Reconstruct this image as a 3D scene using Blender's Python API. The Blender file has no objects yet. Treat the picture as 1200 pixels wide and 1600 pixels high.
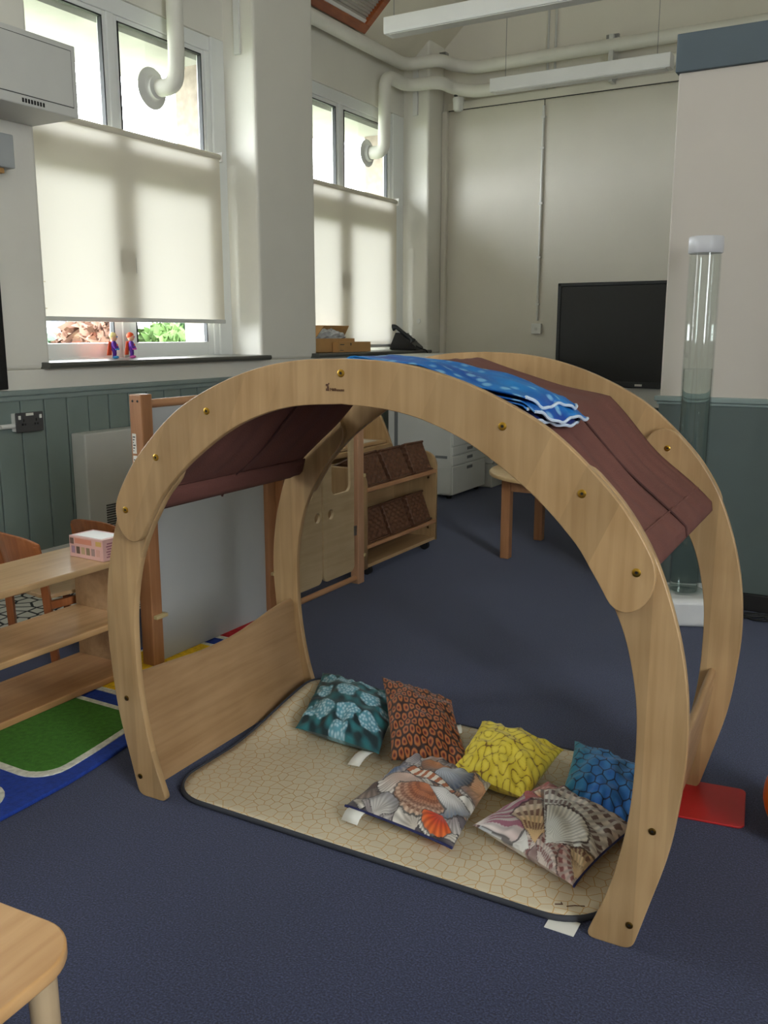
import bpy, bmesh, math, random
import numpy as np
from mathutils import Vector, Matrix

random.seed(7)
rng = np.random.default_rng(11)
scene = bpy.context.scene
COL = scene.collection
R = math.radians

# ------------------------------------------------------------------ camera, world, exposure
cd = bpy.data.cameras.new('camera')
cam = bpy.data.objects.new('camera', cd)
COL.objects.link(cam)
cam.location = (0, 0, 1.25)
cam.rotation_euler = (R(90 - 11.2), 0, R(30.0))
cd.sensor_fit = 'VERTICAL'
cd.sensor_height = 36
cd.lens = 1410 / 1600 * 36
cd.clip_start = 0.02
cd.clip_end = 300
scene.camera = cam

world = bpy.data.worlds.new('overcast_sky')
scene.world = world
world.use_nodes = True
bg = world.node_tree.nodes['Background']
bg.inputs['Color'].default_value = (0.93, 0.97, 1.0, 1)
bg.inputs['Strength'].default_value = 19.0

scene.view_settings.view_transform = 'Standard'
scene.view_settings.look = 'None'
scene.view_settings.gamma = 1
scene.view_settings.use_curve_mapping = False
scene.view_settings.exposure = 0.22
scene.cycles.max_bounces = 8
scene.cycles.diffuse_bounces = 5
scene.cycles.transparent_max_bounces = 16
scene.cycles.sample_clamp_indirect = 6.0
scene.cycles.use_denoising = True
try:
    scene.cycles.denoiser = 'OPENIMAGEDENOISE'
except Exception:
    pass


def portal(name, x, y0, y1, z0, z1, face):
    """sky portal in a window opening (guides sampling of the sky, adds no light)"""
    ld = bpy.data.lights.new(name, 'AREA')
    ld.shape = 'RECTANGLE'
    ld.size = abs(z1 - z0)
    ld.size_y = abs(y1 - y0)
    ld.cycles.is_portal = True
    o = bpy.data.objects.new(name, ld)
    COL.objects.link(o)
    o.location = (x, (y0 + y1) / 2, (z0 + z1) / 2)
    o.rotation_euler = (0, R(-90 if face > 0 else 90), 0)
    return o


# room: x to the right along the back wall, y along the window wall, z up
XW = -3.85      # face of the window wall
XG = -4.14      # glazing plane
YB = 7.75       # back wall
YF = -3.2       # wall behind the camera
XR = 3.4        # wall to the right, out of view
WINS = [(3.23, 5.00), (5.67, 7.45), (0.79, 2.56)]
for i, (a, b) in enumerate(WINS):
    portal('sky_portal_%d' % (i + 1), -4.46, a + .05, b - .05, 1.1, 3.12, 1)
RWINS = [(-1.7, 0.1)]       # unseen tall window, added in the opposite wall to light the room
for i, (a, b) in enumerate(RWINS):
    portal('sky_portal_r%d' % (i + 1), XR + .31, a + .05, b - .05, 1.1, 3.5, -1)


# ------------------------------------------------------------------ helpers
def lin(h):
    if isinstance(h, str):
        c = [int(h[i:i + 2], 16) / 255 for i in (0, 2, 4)]
    else:
        c = [v / 255 for v in h]
    return tuple(v / 12.92 if v <= .04045 else ((v + .055) / 1.055) ** 2.4 for v in c)


MATS = {}


def new_mat(name):
    m = bpy.data.materials.new(name)
    m.use_nodes = True
    nt = m.node_tree
    return m, nt, nt.nodes['Principled BSDF']


def link(nt, a, b):
    nt.links.new(a, b)


def paint(name, col, rough=.5, metal=0., var=.06, scale=6., bump=0., bscale=60., spec=.5, coat=0.):
    """plain surface with a little tone variation and fine relief"""
    if name in MATS:
        return MATS[name]
    m, nt, b = new_mat(name)
    c = lin(col)
    tc = nt.nodes.new('ShaderNodeTexCoord')
    n = nt.nodes.new('ShaderNodeTexNoise')
    n.inputs['Scale'].default_value = scale
    n.inputs['Detail'].default_value = 4
    link(nt, tc.outputs['Object'], n.inputs['Vector'])
    r = nt.nodes.new('ShaderNodeValToRGB')
    r.color_ramp.elements[0].position = .3
    r.color_ramp.elements[1].position = .7
    r.color_ramp.elements[0].color = (*[v * (1 - var) for v in c], 1)
    r.color_ramp.elements[1].color = (*[min(1, v * (1 + var)) for v in c], 1)
    link(nt, n.outputs['Fac'], r.inputs['Fac'])
    link(nt, r.outputs['Color'], b.inputs['Base Color'])
    b.inputs['Roughness'].default_value = rough
    b.inputs['Metallic'].default_value = metal
    b.inputs['Specular IOR Level'].default_value = spec
    b.inputs['Coat Weight'].default_value = coat
    if bump > 0:
        n2 = nt.nodes.new('ShaderNodeTexNoise')
        n2.inputs['Scale'].default_value = bscale
        n2.inputs['Detail'].default_value = 3
        link(nt, tc.outputs['Object'], n2.inputs['Vector'])
        bp = nt.nodes.new('ShaderNodeBump')
        bp.inputs['Strength'].default_value = bump
        bp.inputs['Distance'].default_value = .004
        link(nt, n2.outputs['Fac'], bp.inputs['Height'])
        link(nt, bp.outputs['Normal'], b.inputs['Normal'])
    MATS[name] = m
    return m


def wood(name, c1, c2, along='Z', rough=.38, stretch=14., scale=3.0, rot=0., coat=.12, plank=None):
    """maple / beech grain streaks along one local axis"""
    if name in MATS:
        return MATS[name]
    m, nt, b = new_mat(name)
    tc = nt.nodes.new('ShaderNodeTexCoord')
    mp = nt.nodes.new('ShaderNodeMapping')
    s = [scale * stretch] * 3
    s['XYZ'.index(along)] = scale
    mp.inputs['Scale'].default_value = s
    mp.inputs['Rotation'].default_value = (0, rot, 0)
    link(nt, tc.outputs['Object'], mp.inputs['Vector'])
    n = nt.nodes.new('ShaderNodeTexNoise')
    n.inputs['Scale'].default_value = 1.0
    n.inputs['Detail'].default_value = 6
    n.inputs['Distortion'].default_value = .4
    link(nt, mp.outputs['Vector'], n.inputs['Vector'])
    n2 = nt.nodes.new('ShaderNodeTexNoise')
    n2.inputs['Scale'].default_value = 5.
    n2.inputs['Detail'].default_value = 2
    link(nt, tc.outputs['Object'], n2.inputs['Vector'])
    mx = nt.nodes.new('ShaderNodeMath')
    mx.operation = 'MULTIPLY_ADD'
    mx.inputs[1].default_value = .55
    link(nt, n.outputs['Fac'], mx.inputs[0])
    m2 = nt.nodes.new('ShaderNodeMath')
    m2.operation = 'MULTIPLY'
    m2.inputs[1].default_value = .45
    link(nt, n2.outputs['Fac'], m2.inputs[0])
    link(nt, m2.outputs[0], mx.inputs[2])
    r = nt.nodes.new('ShaderNodeValToRGB')
    r.color_ramp.elements[0].position = .36
    r.color_ramp.elements[1].position = .62
    r.color_ramp.elements[0].color = (*lin(c1), 1)
    r.color_ramp.elements[1].color = (*lin(c2), 1)
    link(nt, mx.outputs[0], r.inputs['Fac'])
    if plank:
        # glued-up staves, each its own tone: (axis across the staves, width)
        mp2 = nt.nodes.new('ShaderNodeMapping')
        mp2.inputs['Rotation'].default_value = (0, rot, 0)
        link(nt, tc.outputs['Object'], mp2.inputs['Vector'])
        sx = nt.nodes.new('ShaderNodeSeparateXYZ')
        link(nt, mp2.outputs['Vector'], sx.inputs[0])
        dv = nt.nodes.new('ShaderNodeMath')
        dv.operation = 'DIVIDE'
        dv.inputs[1].default_value = plank[1]
        link(nt, sx.outputs['XYZ'.index(plank[0])], dv.inputs[0])
        fr = nt.nodes.new('ShaderNodeMath')
        fr.operation = 'FLOOR'
        link(nt, dv.outputs[0], fr.inputs[0])
        wn = nt.nodes.new('ShaderNodeTexWhiteNoise')
        wn.noise_dimensions = '1D'
        link(nt, fr.outputs[0], wn.inputs['W'])
        mr = nt.nodes.new('ShaderNodeMapRange')
        mr.inputs['To Min'].default_value = .86
        mr.inputs['To Max'].default_value = 1.1
        link(nt, wn.outputs['Value'], mr.inputs['Value'])
        vs = nt.nodes.new('ShaderNodeVectorMath')
        vs.operation = 'SCALE'
        link(nt, r.outputs['Color'], vs.inputs[0])
        link(nt, mr.outputs['Result'], vs.inputs['Scale'])
        link(nt, vs.outputs['Vector'], b.inputs['Base Color'])
    else:
        link(nt, r.outputs['Color'], b.inputs['Base Color'])
    b.inputs['Roughness'].default_value = rough
    b.inputs['Coat Weight'].default_value = coat
    b.inputs['Coat Roughness'].default_value = .25
    MATS[name] = m
    return m


def attr_mat(name, rough=.75, bump=.15, bscale=500.):
    """printed cloth: the print is a flat colour attribute of the mesh"""
    m, nt, b = new_mat(name)
    a = nt.nodes.new('ShaderNodeAttribute')
    a.attribute_name = 'print'
    link(nt, a.outputs['Color'], b.inputs['Base Color'])
    tc = nt.nodes.new('ShaderNodeTexCoord')
    n = nt.nodes.new('ShaderNodeTexNoise')
    n.inputs['Scale'].default_value = bscale
    link(nt, tc.outputs['Object'], n.inputs['Vector'])
    bp = nt.nodes.new('ShaderNodeBump')
    bp.inputs['Strength'].default_value = bump
    bp.inputs['Distance'].default_value = .001
    link(nt, n.outputs['Fac'], bp.inputs['Height'])
    link(nt, bp.outputs['Normal'], b.inputs['Normal'])
    b.inputs['Roughness'].default_value = rough
    b.inputs['Sheen Weight'].default_value = .15
    return m


class MB:
    """collects shapes into one mesh"""

    def __init__(s):
        s.v, s.f = [], []

    def add(s, v, f):
        o = len(s.v)
        s.v += [tuple(p) for p in v]
        s.f += [tuple(i + o for i in q) for q in f]
        return s

    def box(s, x0, x1, y0, y1, z0, z1, M=None):
        v = [(x, y, z) for x in (x0, x1) for y in (y0, y1) for z in (z0, z1)]
        if M is not None:
            v = [tuple(M @ Vector(p)) for p in v]
        return s.add(v, [(0, 1, 3, 2), (4, 6, 7, 5), (0, 4, 5, 1), (2, 3, 7, 6), (0, 2, 6, 4), (1, 5, 7, 3)])

    def tube(s, pts, r, n=12, caps=True):
        pts = [Vector(p) for p in pts]
        rs = r if isinstance(r, (list, tuple)) else [r] * len(pts)
        rings = []
        up = None
        for i, p in enumerate(pts):
            t = (pts[min(i + 1, len(pts) - 1)] - pts[max(i - 1, 0)]).normalized()
            if up is None:
                up = Vector((0, 0, 1)) if abs(t.z) < .9 else Vector((1, 0, 0))
            a = t.cross(up).normalized()
            bb = a.cross(t).normalized()
            up = bb
            rings.append([p + (a * math.cos(k * 2 * math.pi / n) + bb * math.sin(k * 2 * math.pi / n)) * rs[i] for k in range(n)])
        v = [q for g in rings for q in g]
        f = []
        for i in range(len(pts) - 1):
            for k in range(n):
                f.append((i * n + k, i * n + (k + 1) % n, (i + 1) * n + (k + 1) % n, (i + 1) * n + k))
        if caps:
            f.append(tuple(range(n - 1, -1, -1)))
            f.append(tuple((len(pts) - 1) * n + k for k in range(n)))
        return s.add(v, f)

    def lathe(s, prof, c=(0, 0, 0), n=24, axis='Z'):
        v, f = [], []
        for (r, z) in prof:
            for k in range(n):
                a = 2 * math.pi * k / n
                p = (r * math.cos(a), r * math.sin(a), z)
                if axis == 'Y':
                    p = (p[0], p[2], -p[1])
                elif axis == 'X':
                    p = (p[2], p[0], p[1])
                v.append((p[0] + c[0], p[1] + c[1], p[2] + c[2]))
        for i in range(len(prof) - 1):
            for k in range(n):
                f.append((i * n + k, i * n + (k + 1) % n, (i + 1) * n + (k + 1) % n, (i + 1) * n + k))
        f.append(tuple(range(n - 1, -1, -1)))
        f.append(tuple((len(prof) - 1) * n + k for k in range(n)))
        return s.add(v, f)

    def ball(s, c, r, n=14, m=8):
        rx, ry, rz = r if isinstance(r, (tuple, list)) else (r, r, r)
        v = [(c[0], c[1], c[2] - rz)]
        for i in range(1, m):
            a = -math.pi / 2 + math.pi * i / m
            for k in range(n):
                b = 2 * math.pi * k / n
                v.append((c[0] + rx * math.cos(a) * math.cos(b), c[1] + ry * math.cos(a) * math.sin(b), c[2] + rz * math.sin(a)))
        v.append((c[0], c[1], c[2] + rz))
        f = [(0, 1 + (k + 1) % n, 1 + k) for k in range(n)]
        for i in range(m - 2):
            for k in range(n):
                f.append((1 + i * n + k, 1 + i * n + (k + 1) % n, 1 + (i + 1) * n + (k + 1) % n, 1 + (i + 1) * n + k))
        L = len(v) - 1
        f += [(L, L - n + k, L - n + (k + 1) % n) for k in range(n)]
        return s.add(v, f)

    def prism(s, pts, fn0, fn1):
        """outline pts (list of 2d) placed by fn0 and fn1"""
        n = len(pts)
        v = [fn0(*p) for p in pts] + [fn1(*p) for p in pts]
        f = [tuple(range(n - 1, -1, -1)), tuple(range(n, 2 * n))]
        f += [(i, (i + 1) % n, n + (i + 1) % n, n + i) for i in range(n)]
        return s.add(v, f)

    def build(s, name, mat, parent=None, smooth=False, bevel=0., seg=2, angle=35):
        me = bpy.data.meshes.new(name)
        me.from_pydata(s.v, [], s.f)
        bm = bmesh.new()
        bm.from_mesh(me)
        bmesh.ops.recalc_face_normals(bm, faces=bm.faces)
        bm.to_mesh(me)
        bm.free()
        return finish(name, me, mat, parent, smooth, bevel, seg, angle)


def finish(name, me, mat, parent=None, smooth=False, bevel=0., seg=2, angle=35):
    if mat is not None:
        me.materials.append(mat)
    if smooth:
        me.shade_smooth()
        try:
            me.set_sharp_from_angle(angle=R(50))
        except Exception:
            pass
    o = bpy.data.objects.new(name, me)
    COL.objects.link(o)
    if parent is not None:
        o.parent = parent
    if bevel > 0:
        md = o.modifiers.new('bevel', 'BEVEL')
        md.width = bevel
        md.segments = seg
        md.limit_method = 'ANGLE'
        md.angle_limit = R(angle)
    return o


def plate(name, outlines, th, fn, mat, parent=None, bev=.002):
    """flat board with holes: outlines in a plane (first is the outside), th thick, fn(a, b, c) places it"""
    cu = bpy.data.curves.new(name, 'CURVE')
    cu.dimensions = '2D'
    cu.fill_mode = 'BOTH'
    cu.extrude = th / 2 - bev
    cu.bevel_depth = bev
    cu.bevel_resolution = 1
    cu.offset = -bev
    for pts in outlines:
        sp = cu.splines.new('POLY')
        sp.points.add(len(pts) - 1)
        for q, p in zip(sp.points, pts):
            q.co = (p[0], p[1], 0, 1)
        sp.use_cyclic_u = True
    ob = bpy.data.objects.new(name + '_curve', cu)
    COL.objects.link(ob)
    dg = bpy.context.evaluated_depsgraph_get()
    me = bpy.data.meshes.new_from_object(ob.evaluated_get(dg))
    bpy.data.objects.remove(ob)
    bpy.data.curves.remove(cu)
    for v in me.vertices:
        v.co = fn(*v.co)
    bm = bmesh.new()
    bm.from_mesh(me)
    bmesh.ops.remove_doubles(bm, verts=bm.verts, dist=1e-5)
    bmesh.ops.recalc_face_normals(bm, faces=bm.faces)
    bm.to_mesh(me)
    bm.free()
    me.materials.clear()
    me.name = name
    return finish(name, me, mat, parent)


def lettering(name, body, size, fn, mat, parent):
    cu = bpy.data.curves.new(name, 'FONT')
    cu.body = body
    cu.size = size
    cu.extrude = .0004
    ob = bpy.data.objects.new(name + '_font', cu)
    COL.objects.link(ob)
    dg = bpy.context.evaluated_depsgraph_get()
    me = bpy.data.meshes.new_from_object(ob.evaluated_get(dg))
    bpy.data.objects.remove(ob)
    for v in me.vertices:
        v.co = fn(*v.co)
    me.materials.clear()
    return finish(name, me, mat, parent)


def tag(o, label, cat, group=None):
    o['label'] = label
    o['category'] = cat
    if group:
        o['group'] = group
    return o


def thing(name, label, cat, loc=(0, 0, 0), rotz=0., group=None):
    o = bpy.data.objects.new(name, None)
    o.empty_display_size = .1
    COL.objects.link(o)
    o.location = loc
    o.rotation_euler = (0, 0, rotz)
    return tag(o, label, cat, group)


def struct(o):
    o['kind'] = 'structure'
    return o


def copy_tree(o, parent=None):
    c = o.copy()
    COL.objects.link(c)
    c.parent = parent
    for ch in list(o.children):
        copy_tree(ch, c)
    return c


def rrect(x0, x1, y0, y1, r, n=6, corners=(1, 1, 1, 1)):
    """rounded rectangle outline, corners: (x1y1, x0y1, x0y0, x1y0)"""
    out = []
    for (cx, cy, a0), k in zip(((x1, y1, 0), (x0, y1, 90), (x0, y0, 180), (x1, y0, 270)), corners):
        if not k:
            out.append((cx, cy))
            continue
        rr = r * k
        ox = cx - rr if cx == x1 else cx + rr
        oy = cy - rr if cy == y1 else cy + rr
        for i in range(n + 1):
            a = R(a0 + 90 * i / n)
            out.append((ox + rr * math.cos(a), oy + rr * math.sin(a)))
    return out


def circle(cx, cy, r, n=20):
    return [(cx + r * math.cos(2 * math.pi * i / n), cy + r * math.sin(2 * math.pi * i / n)) for i in range(n)]


def catmull(P, n):
    """dense points through P, equal steps along the length"""
    P = [np.array(p, float) for p in P]
    P = [2 * P[0] - P[1]] + P + [2 * P[-1] - P[-2]]
    out = []
    for i in range(1, len(P) - 2):
        for k in range(12):
            t = k / 12
            a, b, c, d = P[i - 1:i + 3]
            out.append(.5 * (2 * b + (c - a) * t + (2 * a - 5 * b + 4 * c - d) * t * t + (3 * b - a - 3 * c + d) * t ** 3))
    out.append(P[-2])
    out = np.array(out)
    L = np.concatenate([[0], np.cumsum(np.linalg.norm(np.diff(out, axis=0), axis=1))])
    s = np.linspace(0, L[-1], n)
    return np.stack([np.interp(s, L, out[:, k]) for k in range(out.shape[1])], 1)


def bend(pts, r, n=6):
    """polyline with its corners rounded"""
    pts = [Vector(p) for p in pts]
    out = [pts[0]]
    for i in range(1, len(pts) - 1):
        a = (pts[i - 1] - pts[i]).normalized()
        b = (pts[i + 1] - pts[i]).normalized()
        rr = min(r, (pts[i - 1] - pts[i]).length * .48, (pts[i + 1] - pts[i]).length * .48)
        p0, p1 = pts[i] + a * rr, pts[i] + b * rr
        for k in range(n + 1):
            t = k / n
            out.append(p0 * (1 - t) ** 2 + pts[i] * 2 * t * (1 - t) + p1 * t * t)
    out.append(pts[-1])
    return out


# ------------------------------------------------------------------ materials
M_wall = paint('wall_paint', (226, 221, 209), .6, var=.02, scale=3, bump=.15, bscale=45)
M_wallr = paint('partition_paint', (196, 188, 178), .6, var=.02, scale=3, bump=.1, bscale=45)
M_pier = paint('pier_paint', (228, 225, 215), .6, var=.02, scale=3, bump=.12, bscale=45)
M_wains = paint('sage_board_paint', (124, 138, 134), .45, var=.05, scale=4, bump=.1, bscale=30)
M_rail = paint('sage_rail_paint', (136, 150, 147), .4, var=.04)
M_slate = paint('slate_paint', (84, 96, 104), .5, var=.04)
M_dark = paint('dark_skirting', (34, 32, 32), .5)
M_ceil = paint('ceiling_paint', (228, 222, 205), .7, var=.02)
M_upvc = paint('white_upvc', (232, 234, 232), .3, var=.01)
M_white = paint('white_enamel', (226, 226, 222), .35, var=.02)
M_offw = paint('offwhite_plastic', (205, 205, 200), .45, var=.02)
M_pipe = paint('white_pipe_paint', (228, 226, 216), .4, var=.03, bump=.08, bscale=20)
M_grey = paint('grey_plastic', (120, 122, 122), .5)
M_seal = paint('dark_gasket', (40, 42, 44), .6)
M_black = paint('black_plastic', (22, 22, 24), .35)
M_gunm = paint('gunmetal_bezel', (52, 54, 56), .35, metal=.4)
M_sill = paint('dark_sill_paint', (84, 84, 78), .3, var=.08)
M_steel = paint('steel', (150, 150, 150), .35, metal=1.)
M_brass = paint('brass', (190, 150, 60), .28, metal=1., var=.1)
M_hole = paint('socket_hole', (20, 16, 12), .7)
M_rubber = paint('black_rubber', (26, 26, 28), .6)
M_fabric = paint('brown_canvas', (104, 62, 54), .85, var=.07, scale=9, bump=.35, bscale=260)
M_card = paint('cardboard', (186, 142, 88), .8, var=.06, scale=14)
M_paper = paint('white_paper', (226, 224, 216), .8, var=.02)
M_skin = paint('toy_skin', (232, 178, 140), .6)
M_purple = paint('toy_purple', (92, 36, 150), .7)
M_orange = paint('toy_orange', (232, 88, 44), .7)
M_tblue = paint('toy_blue', (60, 150, 210), .6)
M_tpink = paint('toy_pink', (210, 90, 170), .6)
M_hair = paint('toy_blond', (232, 214, 150), .8)
M_redp = paint('red_plastic', (178, 28, 32), .35, var=.05)
M_orangep = paint('orange_plastic', (240, 118, 20), .3, var=.04)
M_brick = paint('outer_stone', (146, 134, 122), .9, var=.2, scale=20)
M_ink = paint('brown_ink', (84, 52, 34), .7)
M_inkb = paint('black_ink', (40, 38, 40), .7)
M_maple = wood('maple', (160, 127, 86), (184, 152, 110), 'Z', plank=('X', .052))
M_mapleX = wood('maple_flat', (172, 137, 96), (192, 160, 118), 'Y', rough=.3)
M_mapled = wood('maple_diagonal', (160, 126, 84), (184, 151, 108), 'Z', rot=R(-24), plank=('X', .088))
M_mapley = wood('maple_side', (146, 112, 76), (170, 136, 98), 'Y', rough=.4)
M_beech = wood('beech', (150, 102, 66), (174, 124, 86), 'Z')
M_beechp = wood('pale_beech', (170, 126, 96), (188, 146, 114), 'Z')
M_maplep = wood('pale_maple', (176, 152, 116), (192, 168, 132), 'Y')
M_beechy = wood('beech_bar', (166, 118, 82), (186, 140, 102), 'Y')
M_brownw = wood('brown_chair_wood', (142, 82, 46), (172, 106, 62), 'Z')
M_pine = wood('skylight_pine', (120, 56, 22), (158, 84, 38), 'Y')
M_edge = wood('ply_edge', (150, 112, 72), (176, 136, 92), 'X')


def carpet_mat():
    m, nt, b = new_mat('navy_carpet')
    tc = nt.nodes.new('ShaderNodeTexCoord')
    n = nt.nodes.new('ShaderNodeTexNoise')
    n.inputs['Scale'].default_value = 220
    n.inputs['Detail'].default_value = 5
    n.inputs['Roughness'].default_value = .7
    link(nt, tc.outputs['Object'], n.inputs['Vector'])
    r = nt.nodes.new('ShaderNodeValToRGB')
    e = r.color_ramp.elements
    e[0].position, e[1].position = .36, .66
    e[0].color = (*lin((14, 17, 31)), 1)
    e[1].color = (*lin((68, 75, 110)), 1)
    mid = e.new(.5)
    mid.color = (*lin((34, 40, 70)), 1)
    link(nt, n.outputs['Fac'], r.inputs['Fac'])
    # worn, paler drifts of lint
    n3 = nt.nodes.new('ShaderNodeTexNoise')
    n3.inputs['Scale'].default_value = 1.6
    n3.inputs['Detail'].default_value = 4
    link(nt, tc.outputs['Object'], n3.inputs['Vector'])
    mr = nt.nodes.new('ShaderNodeMapRange')
    mr.inputs['From Min'].default_value = .35
    mr.inputs['From Max'].default_value = .7
    mr.inputs['To Min'].default_value = .9
    mr.inputs['To Max'].default_value = 1.12
    link(nt, n3.outputs['Fac'], mr.inputs['Value'])
    mx = nt.nodes.new('ShaderNodeVectorMath')
    mx.operation = 'SCALE'
    link(nt, r.outputs['Color'], mx.inputs[0])
    link(nt, mr.outputs['Result'], mx.inputs['Scale'])
    link(nt, mx.outputs['Vector'], b.inputs['Base Color'])
    b.inputs['Roughness'].default_value = .9
    b.inputs['Sheen Weight'].default_value = .28
    b.inputs['Sheen Roughness'].default_value = .45
    b.inputs['Sheen Tint'].default_value = (.65, .7, .9, 1)
    bp = nt.nodes.new('ShaderNodeBump')
    bp.inputs['Strength'].default_value = .6
    bp.inputs['Distance'].default_value = .004
    link(nt, n.outputs['Fac'], bp.inputs['Height'])
    link(nt, bp.outputs['Normal'], b.inputs['Normal'])
    return m


def glass_mat(name, tint=(1, 1, 1), refl=.08):
    m = bpy.data.materials.new(name)
    m.use_nodes = True
    nt = m.node_tree
    nt.nodes.clear()
    out = nt.nodes.new('ShaderNodeOutputMaterial')
    tr = nt.nodes.new('ShaderNodeBsdfTransparent')
    tr.inputs['Color'].default_value = (*tint, 1)
    gl = nt.nodes.new('ShaderNodeBsdfGlossy')
    gl.inputs['Roughness'].default_value = .03
    lw = nt.nodes.new('ShaderNodeLayerWeight')          # Schlick reflectance, the same from both sides of the sheet
    p5 = nt.nodes.new('ShaderNodeMath')
    p5.operation = 'POWER'
    p5.inputs[1].default_value = 5
    ma = nt.nodes.new('ShaderNodeMath')
    ma.operation = 'MULTIPLY_ADD'
    ma.inputs[1].default_value = .9
    ma.inputs[2].default_value = refl / 2
    lw.inputs['Blend'].default_value = .5
    link(nt, lw.outputs['Facing'], p5.inputs[0])
    link(nt, p5.outputs[0], ma.inputs[0])
    mx = nt.nodes.new('ShaderNodeMixShader')
    link(nt, ma.outputs[0], mx.inputs['Fac'])
    link(nt, tr.outputs[0], mx.inputs[1])
    link(nt, gl.outputs[0], mx.inputs[2])
    link(nt, mx.outputs[0], out.inputs['Surface'])
    return m


def blind_mat(name, col, trans):
    m = bpy.data.materials.new(name)
    m.use_nodes = True
    nt = m.node_tree
    nt.nodes.clear()
    out = nt.nodes.new('ShaderNodeOutputMaterial')
    d = nt.nodes.new('ShaderNodeBsdfDiffuse')
    d.inputs['Color'].default_value = (*lin(col), 1)
    t = nt.nodes.new('ShaderNodeBsdfTranslucent')
    tc = nt.nodes.new('ShaderNodeTexCoord')
    n = nt.nodes.new('ShaderNodeTexNoise')
    n.inputs['Scale'].default_value = 300
    link(nt, tc.outputs['Object'], n.inputs['Vector'])
    r = nt.nodes.new('ShaderNodeValToRGB')
    r.color_ramp.elements[0].color = (*[v * .95 for v in lin(trans)], 1)
    r.color_ramp.elements[1].color = (*lin(trans), 1)
    link(nt, n.outputs['Fac'], r.inputs['Fac'])
    link(nt, r.outputs['Color'], t.inputs['Color'])
    mx = nt.nodes.new('ShaderNodeMixShader')
    mx.inputs['Fac'].default_value = .092
    link(nt, d.outputs[0], mx.inputs[1])
    link(nt, t.outputs[0], mx.inputs[2])
    link(nt, mx.outputs[0], out.inputs['Surface'])
    return m


def cell_mat(name, base, line, scale, width, rough=.35, base2=None):
    """printed cells with thin lines between them"""
    m, nt, b = new_mat(name)
    tc = nt.nodes.new('ShaderNodeTexCoord')
    v = nt.nodes.new('ShaderNodeTexVoronoi')
    v.inputs['Randomness'].default_value = .8
    v.voronoi_dimensions = '2D'
    v.feature = 'DISTANCE_TO_EDGE'
    v.inputs['Scale'].default_value = scale
    mp = nt.nodes.new('ShaderNodeMapping')
    mp.inputs['Scale'].default_value = (1, 1, 0)
    link(nt, tc.outputs['Object'], mp.inputs['Vector'])
    link(nt, mp.outputs['Vector'], v.inputs['Vector'])
    r = nt.nodes.new('ShaderNodeValToRGB')
    r.color_ramp.elements[0].position = width * .6
    r.color_ramp.elements[1].position = width
    r.color_ramp.elements[0].color = (*lin(line), 1)
    r.color_ramp.elements[1].color = (*lin(base), 1)
    link(nt, v.outputs['Distance'], r.inputs['Fac'])
    link(nt, r.outputs['Color'], b.inputs['Base Color'])
    b.inputs['Roughness'].default_value = rough
    return m


M_carpet = carpet_mat()
M_glass = glass_mat('window_glass', (.97, .98, .98))
M_acryl = glass_mat('clear_acrylic', (.93, .95, .94))
M_blind = blind_mat('cream_blind_cloth', (222, 215, 198), (246, 240, 228))
M_matp = cell_mat('cream_cell_print', (212, 199, 172), (194, 152, 90), 34., .042, .32)
M_pebble = cell_mat('pebble_print', (214, 212, 206), (38, 40, 44), 13., .1, .8)

# ------------------------------------------------------------------ the room
fl = MB().box(-4.45, XR, YF, YB, -.1, 0).build('floor', M_carpet)
struct(fl)

# window wall: low wall, piers, lintels, each with its own body
wl = struct(MB().box(-4.45, XW, YF, YB, 0, 1.07).build('wall_left', M_pier))
edges = [YF] + [e for w in sorted(WINS) for e in w] + [YB]
for a, b in zip(edges[0::2], edges[1::2]):
    MB().box(-4.45, XW, a, b, 1.07, 3.74).build('pier', M_pier, wl, bevel=.022, seg=3)
for a, b in WINS:
    MB().box(-4.45, -4.1, a, b, 3.12, 3.6).build('lintel', M_pier, wl)
# vertical painted boards below the dado rail
k = 0
for i in range(-18, 32):
    y0 = 3.0095 + i * .1453
    y1 = y0 + .1453
    if y1 > YB:
        break
    if y1 < .4:
        continue
    MB().box(XW - .002, XW + .014 + random.uniform(-.0012, .0012), y0 + .003, y1 - .003, .14, .95).build('board', M_wains, wl, bevel=.004)
MB().box(XW, XW + .004, 2.2, YB, .14, .95).build('board_backing', M_dark, wl)
tr = struct(MB().box(XW, XW + .034, YF, YB, .945, .972).box(XW, XW + .022, YF, YB, .918, .945).build('trim_1', M_rail, bevel=.006))
bl = struct(MB().box(XW, XW + .02, YF, YB, 0, .14).build('baseboard_left', M_white, bevel=.004))

# back wall
wb = struct(MB().box(-4.45, XR, YB, YB + .3, 0, 5.2).build('wall_back', M_wall))
MB().box(XW, -.95, YB - .014, YB, .12, .93).build('panel', M_wains, wb)
MB().box(-3.79, -.9, YB - .03, YB, .93, .965).build('dado_rail', M_rail, wb, bevel=.006)
struct(MB().box(-3.8, XR, YB - .035, YB, 3.19, 3.26).build('trim_2', M_wall, bevel=.006))
struct(MB().box(XW + .001, -3.80, YB - .05, YB, 0, 3.19).build('trim_3', M_wall, bevel=.008))
struct(MB().box(-3.85, XR, YB - .02, YB, 0, .12).build('baseboard_back', M_dark))
# seam strip between the boards of the back wall
MB().box(-2.905, -2.9, YB - .004, YB, 3.08, 3.19).build('seam', M_seal, wb)
MB().box(-3.79, -1.0, YB - .036, YB - .03, 3.184, 3.19).build('shadow_line', M_seal, wb)  # dark strip drawn as the shadow line under the trim

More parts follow.
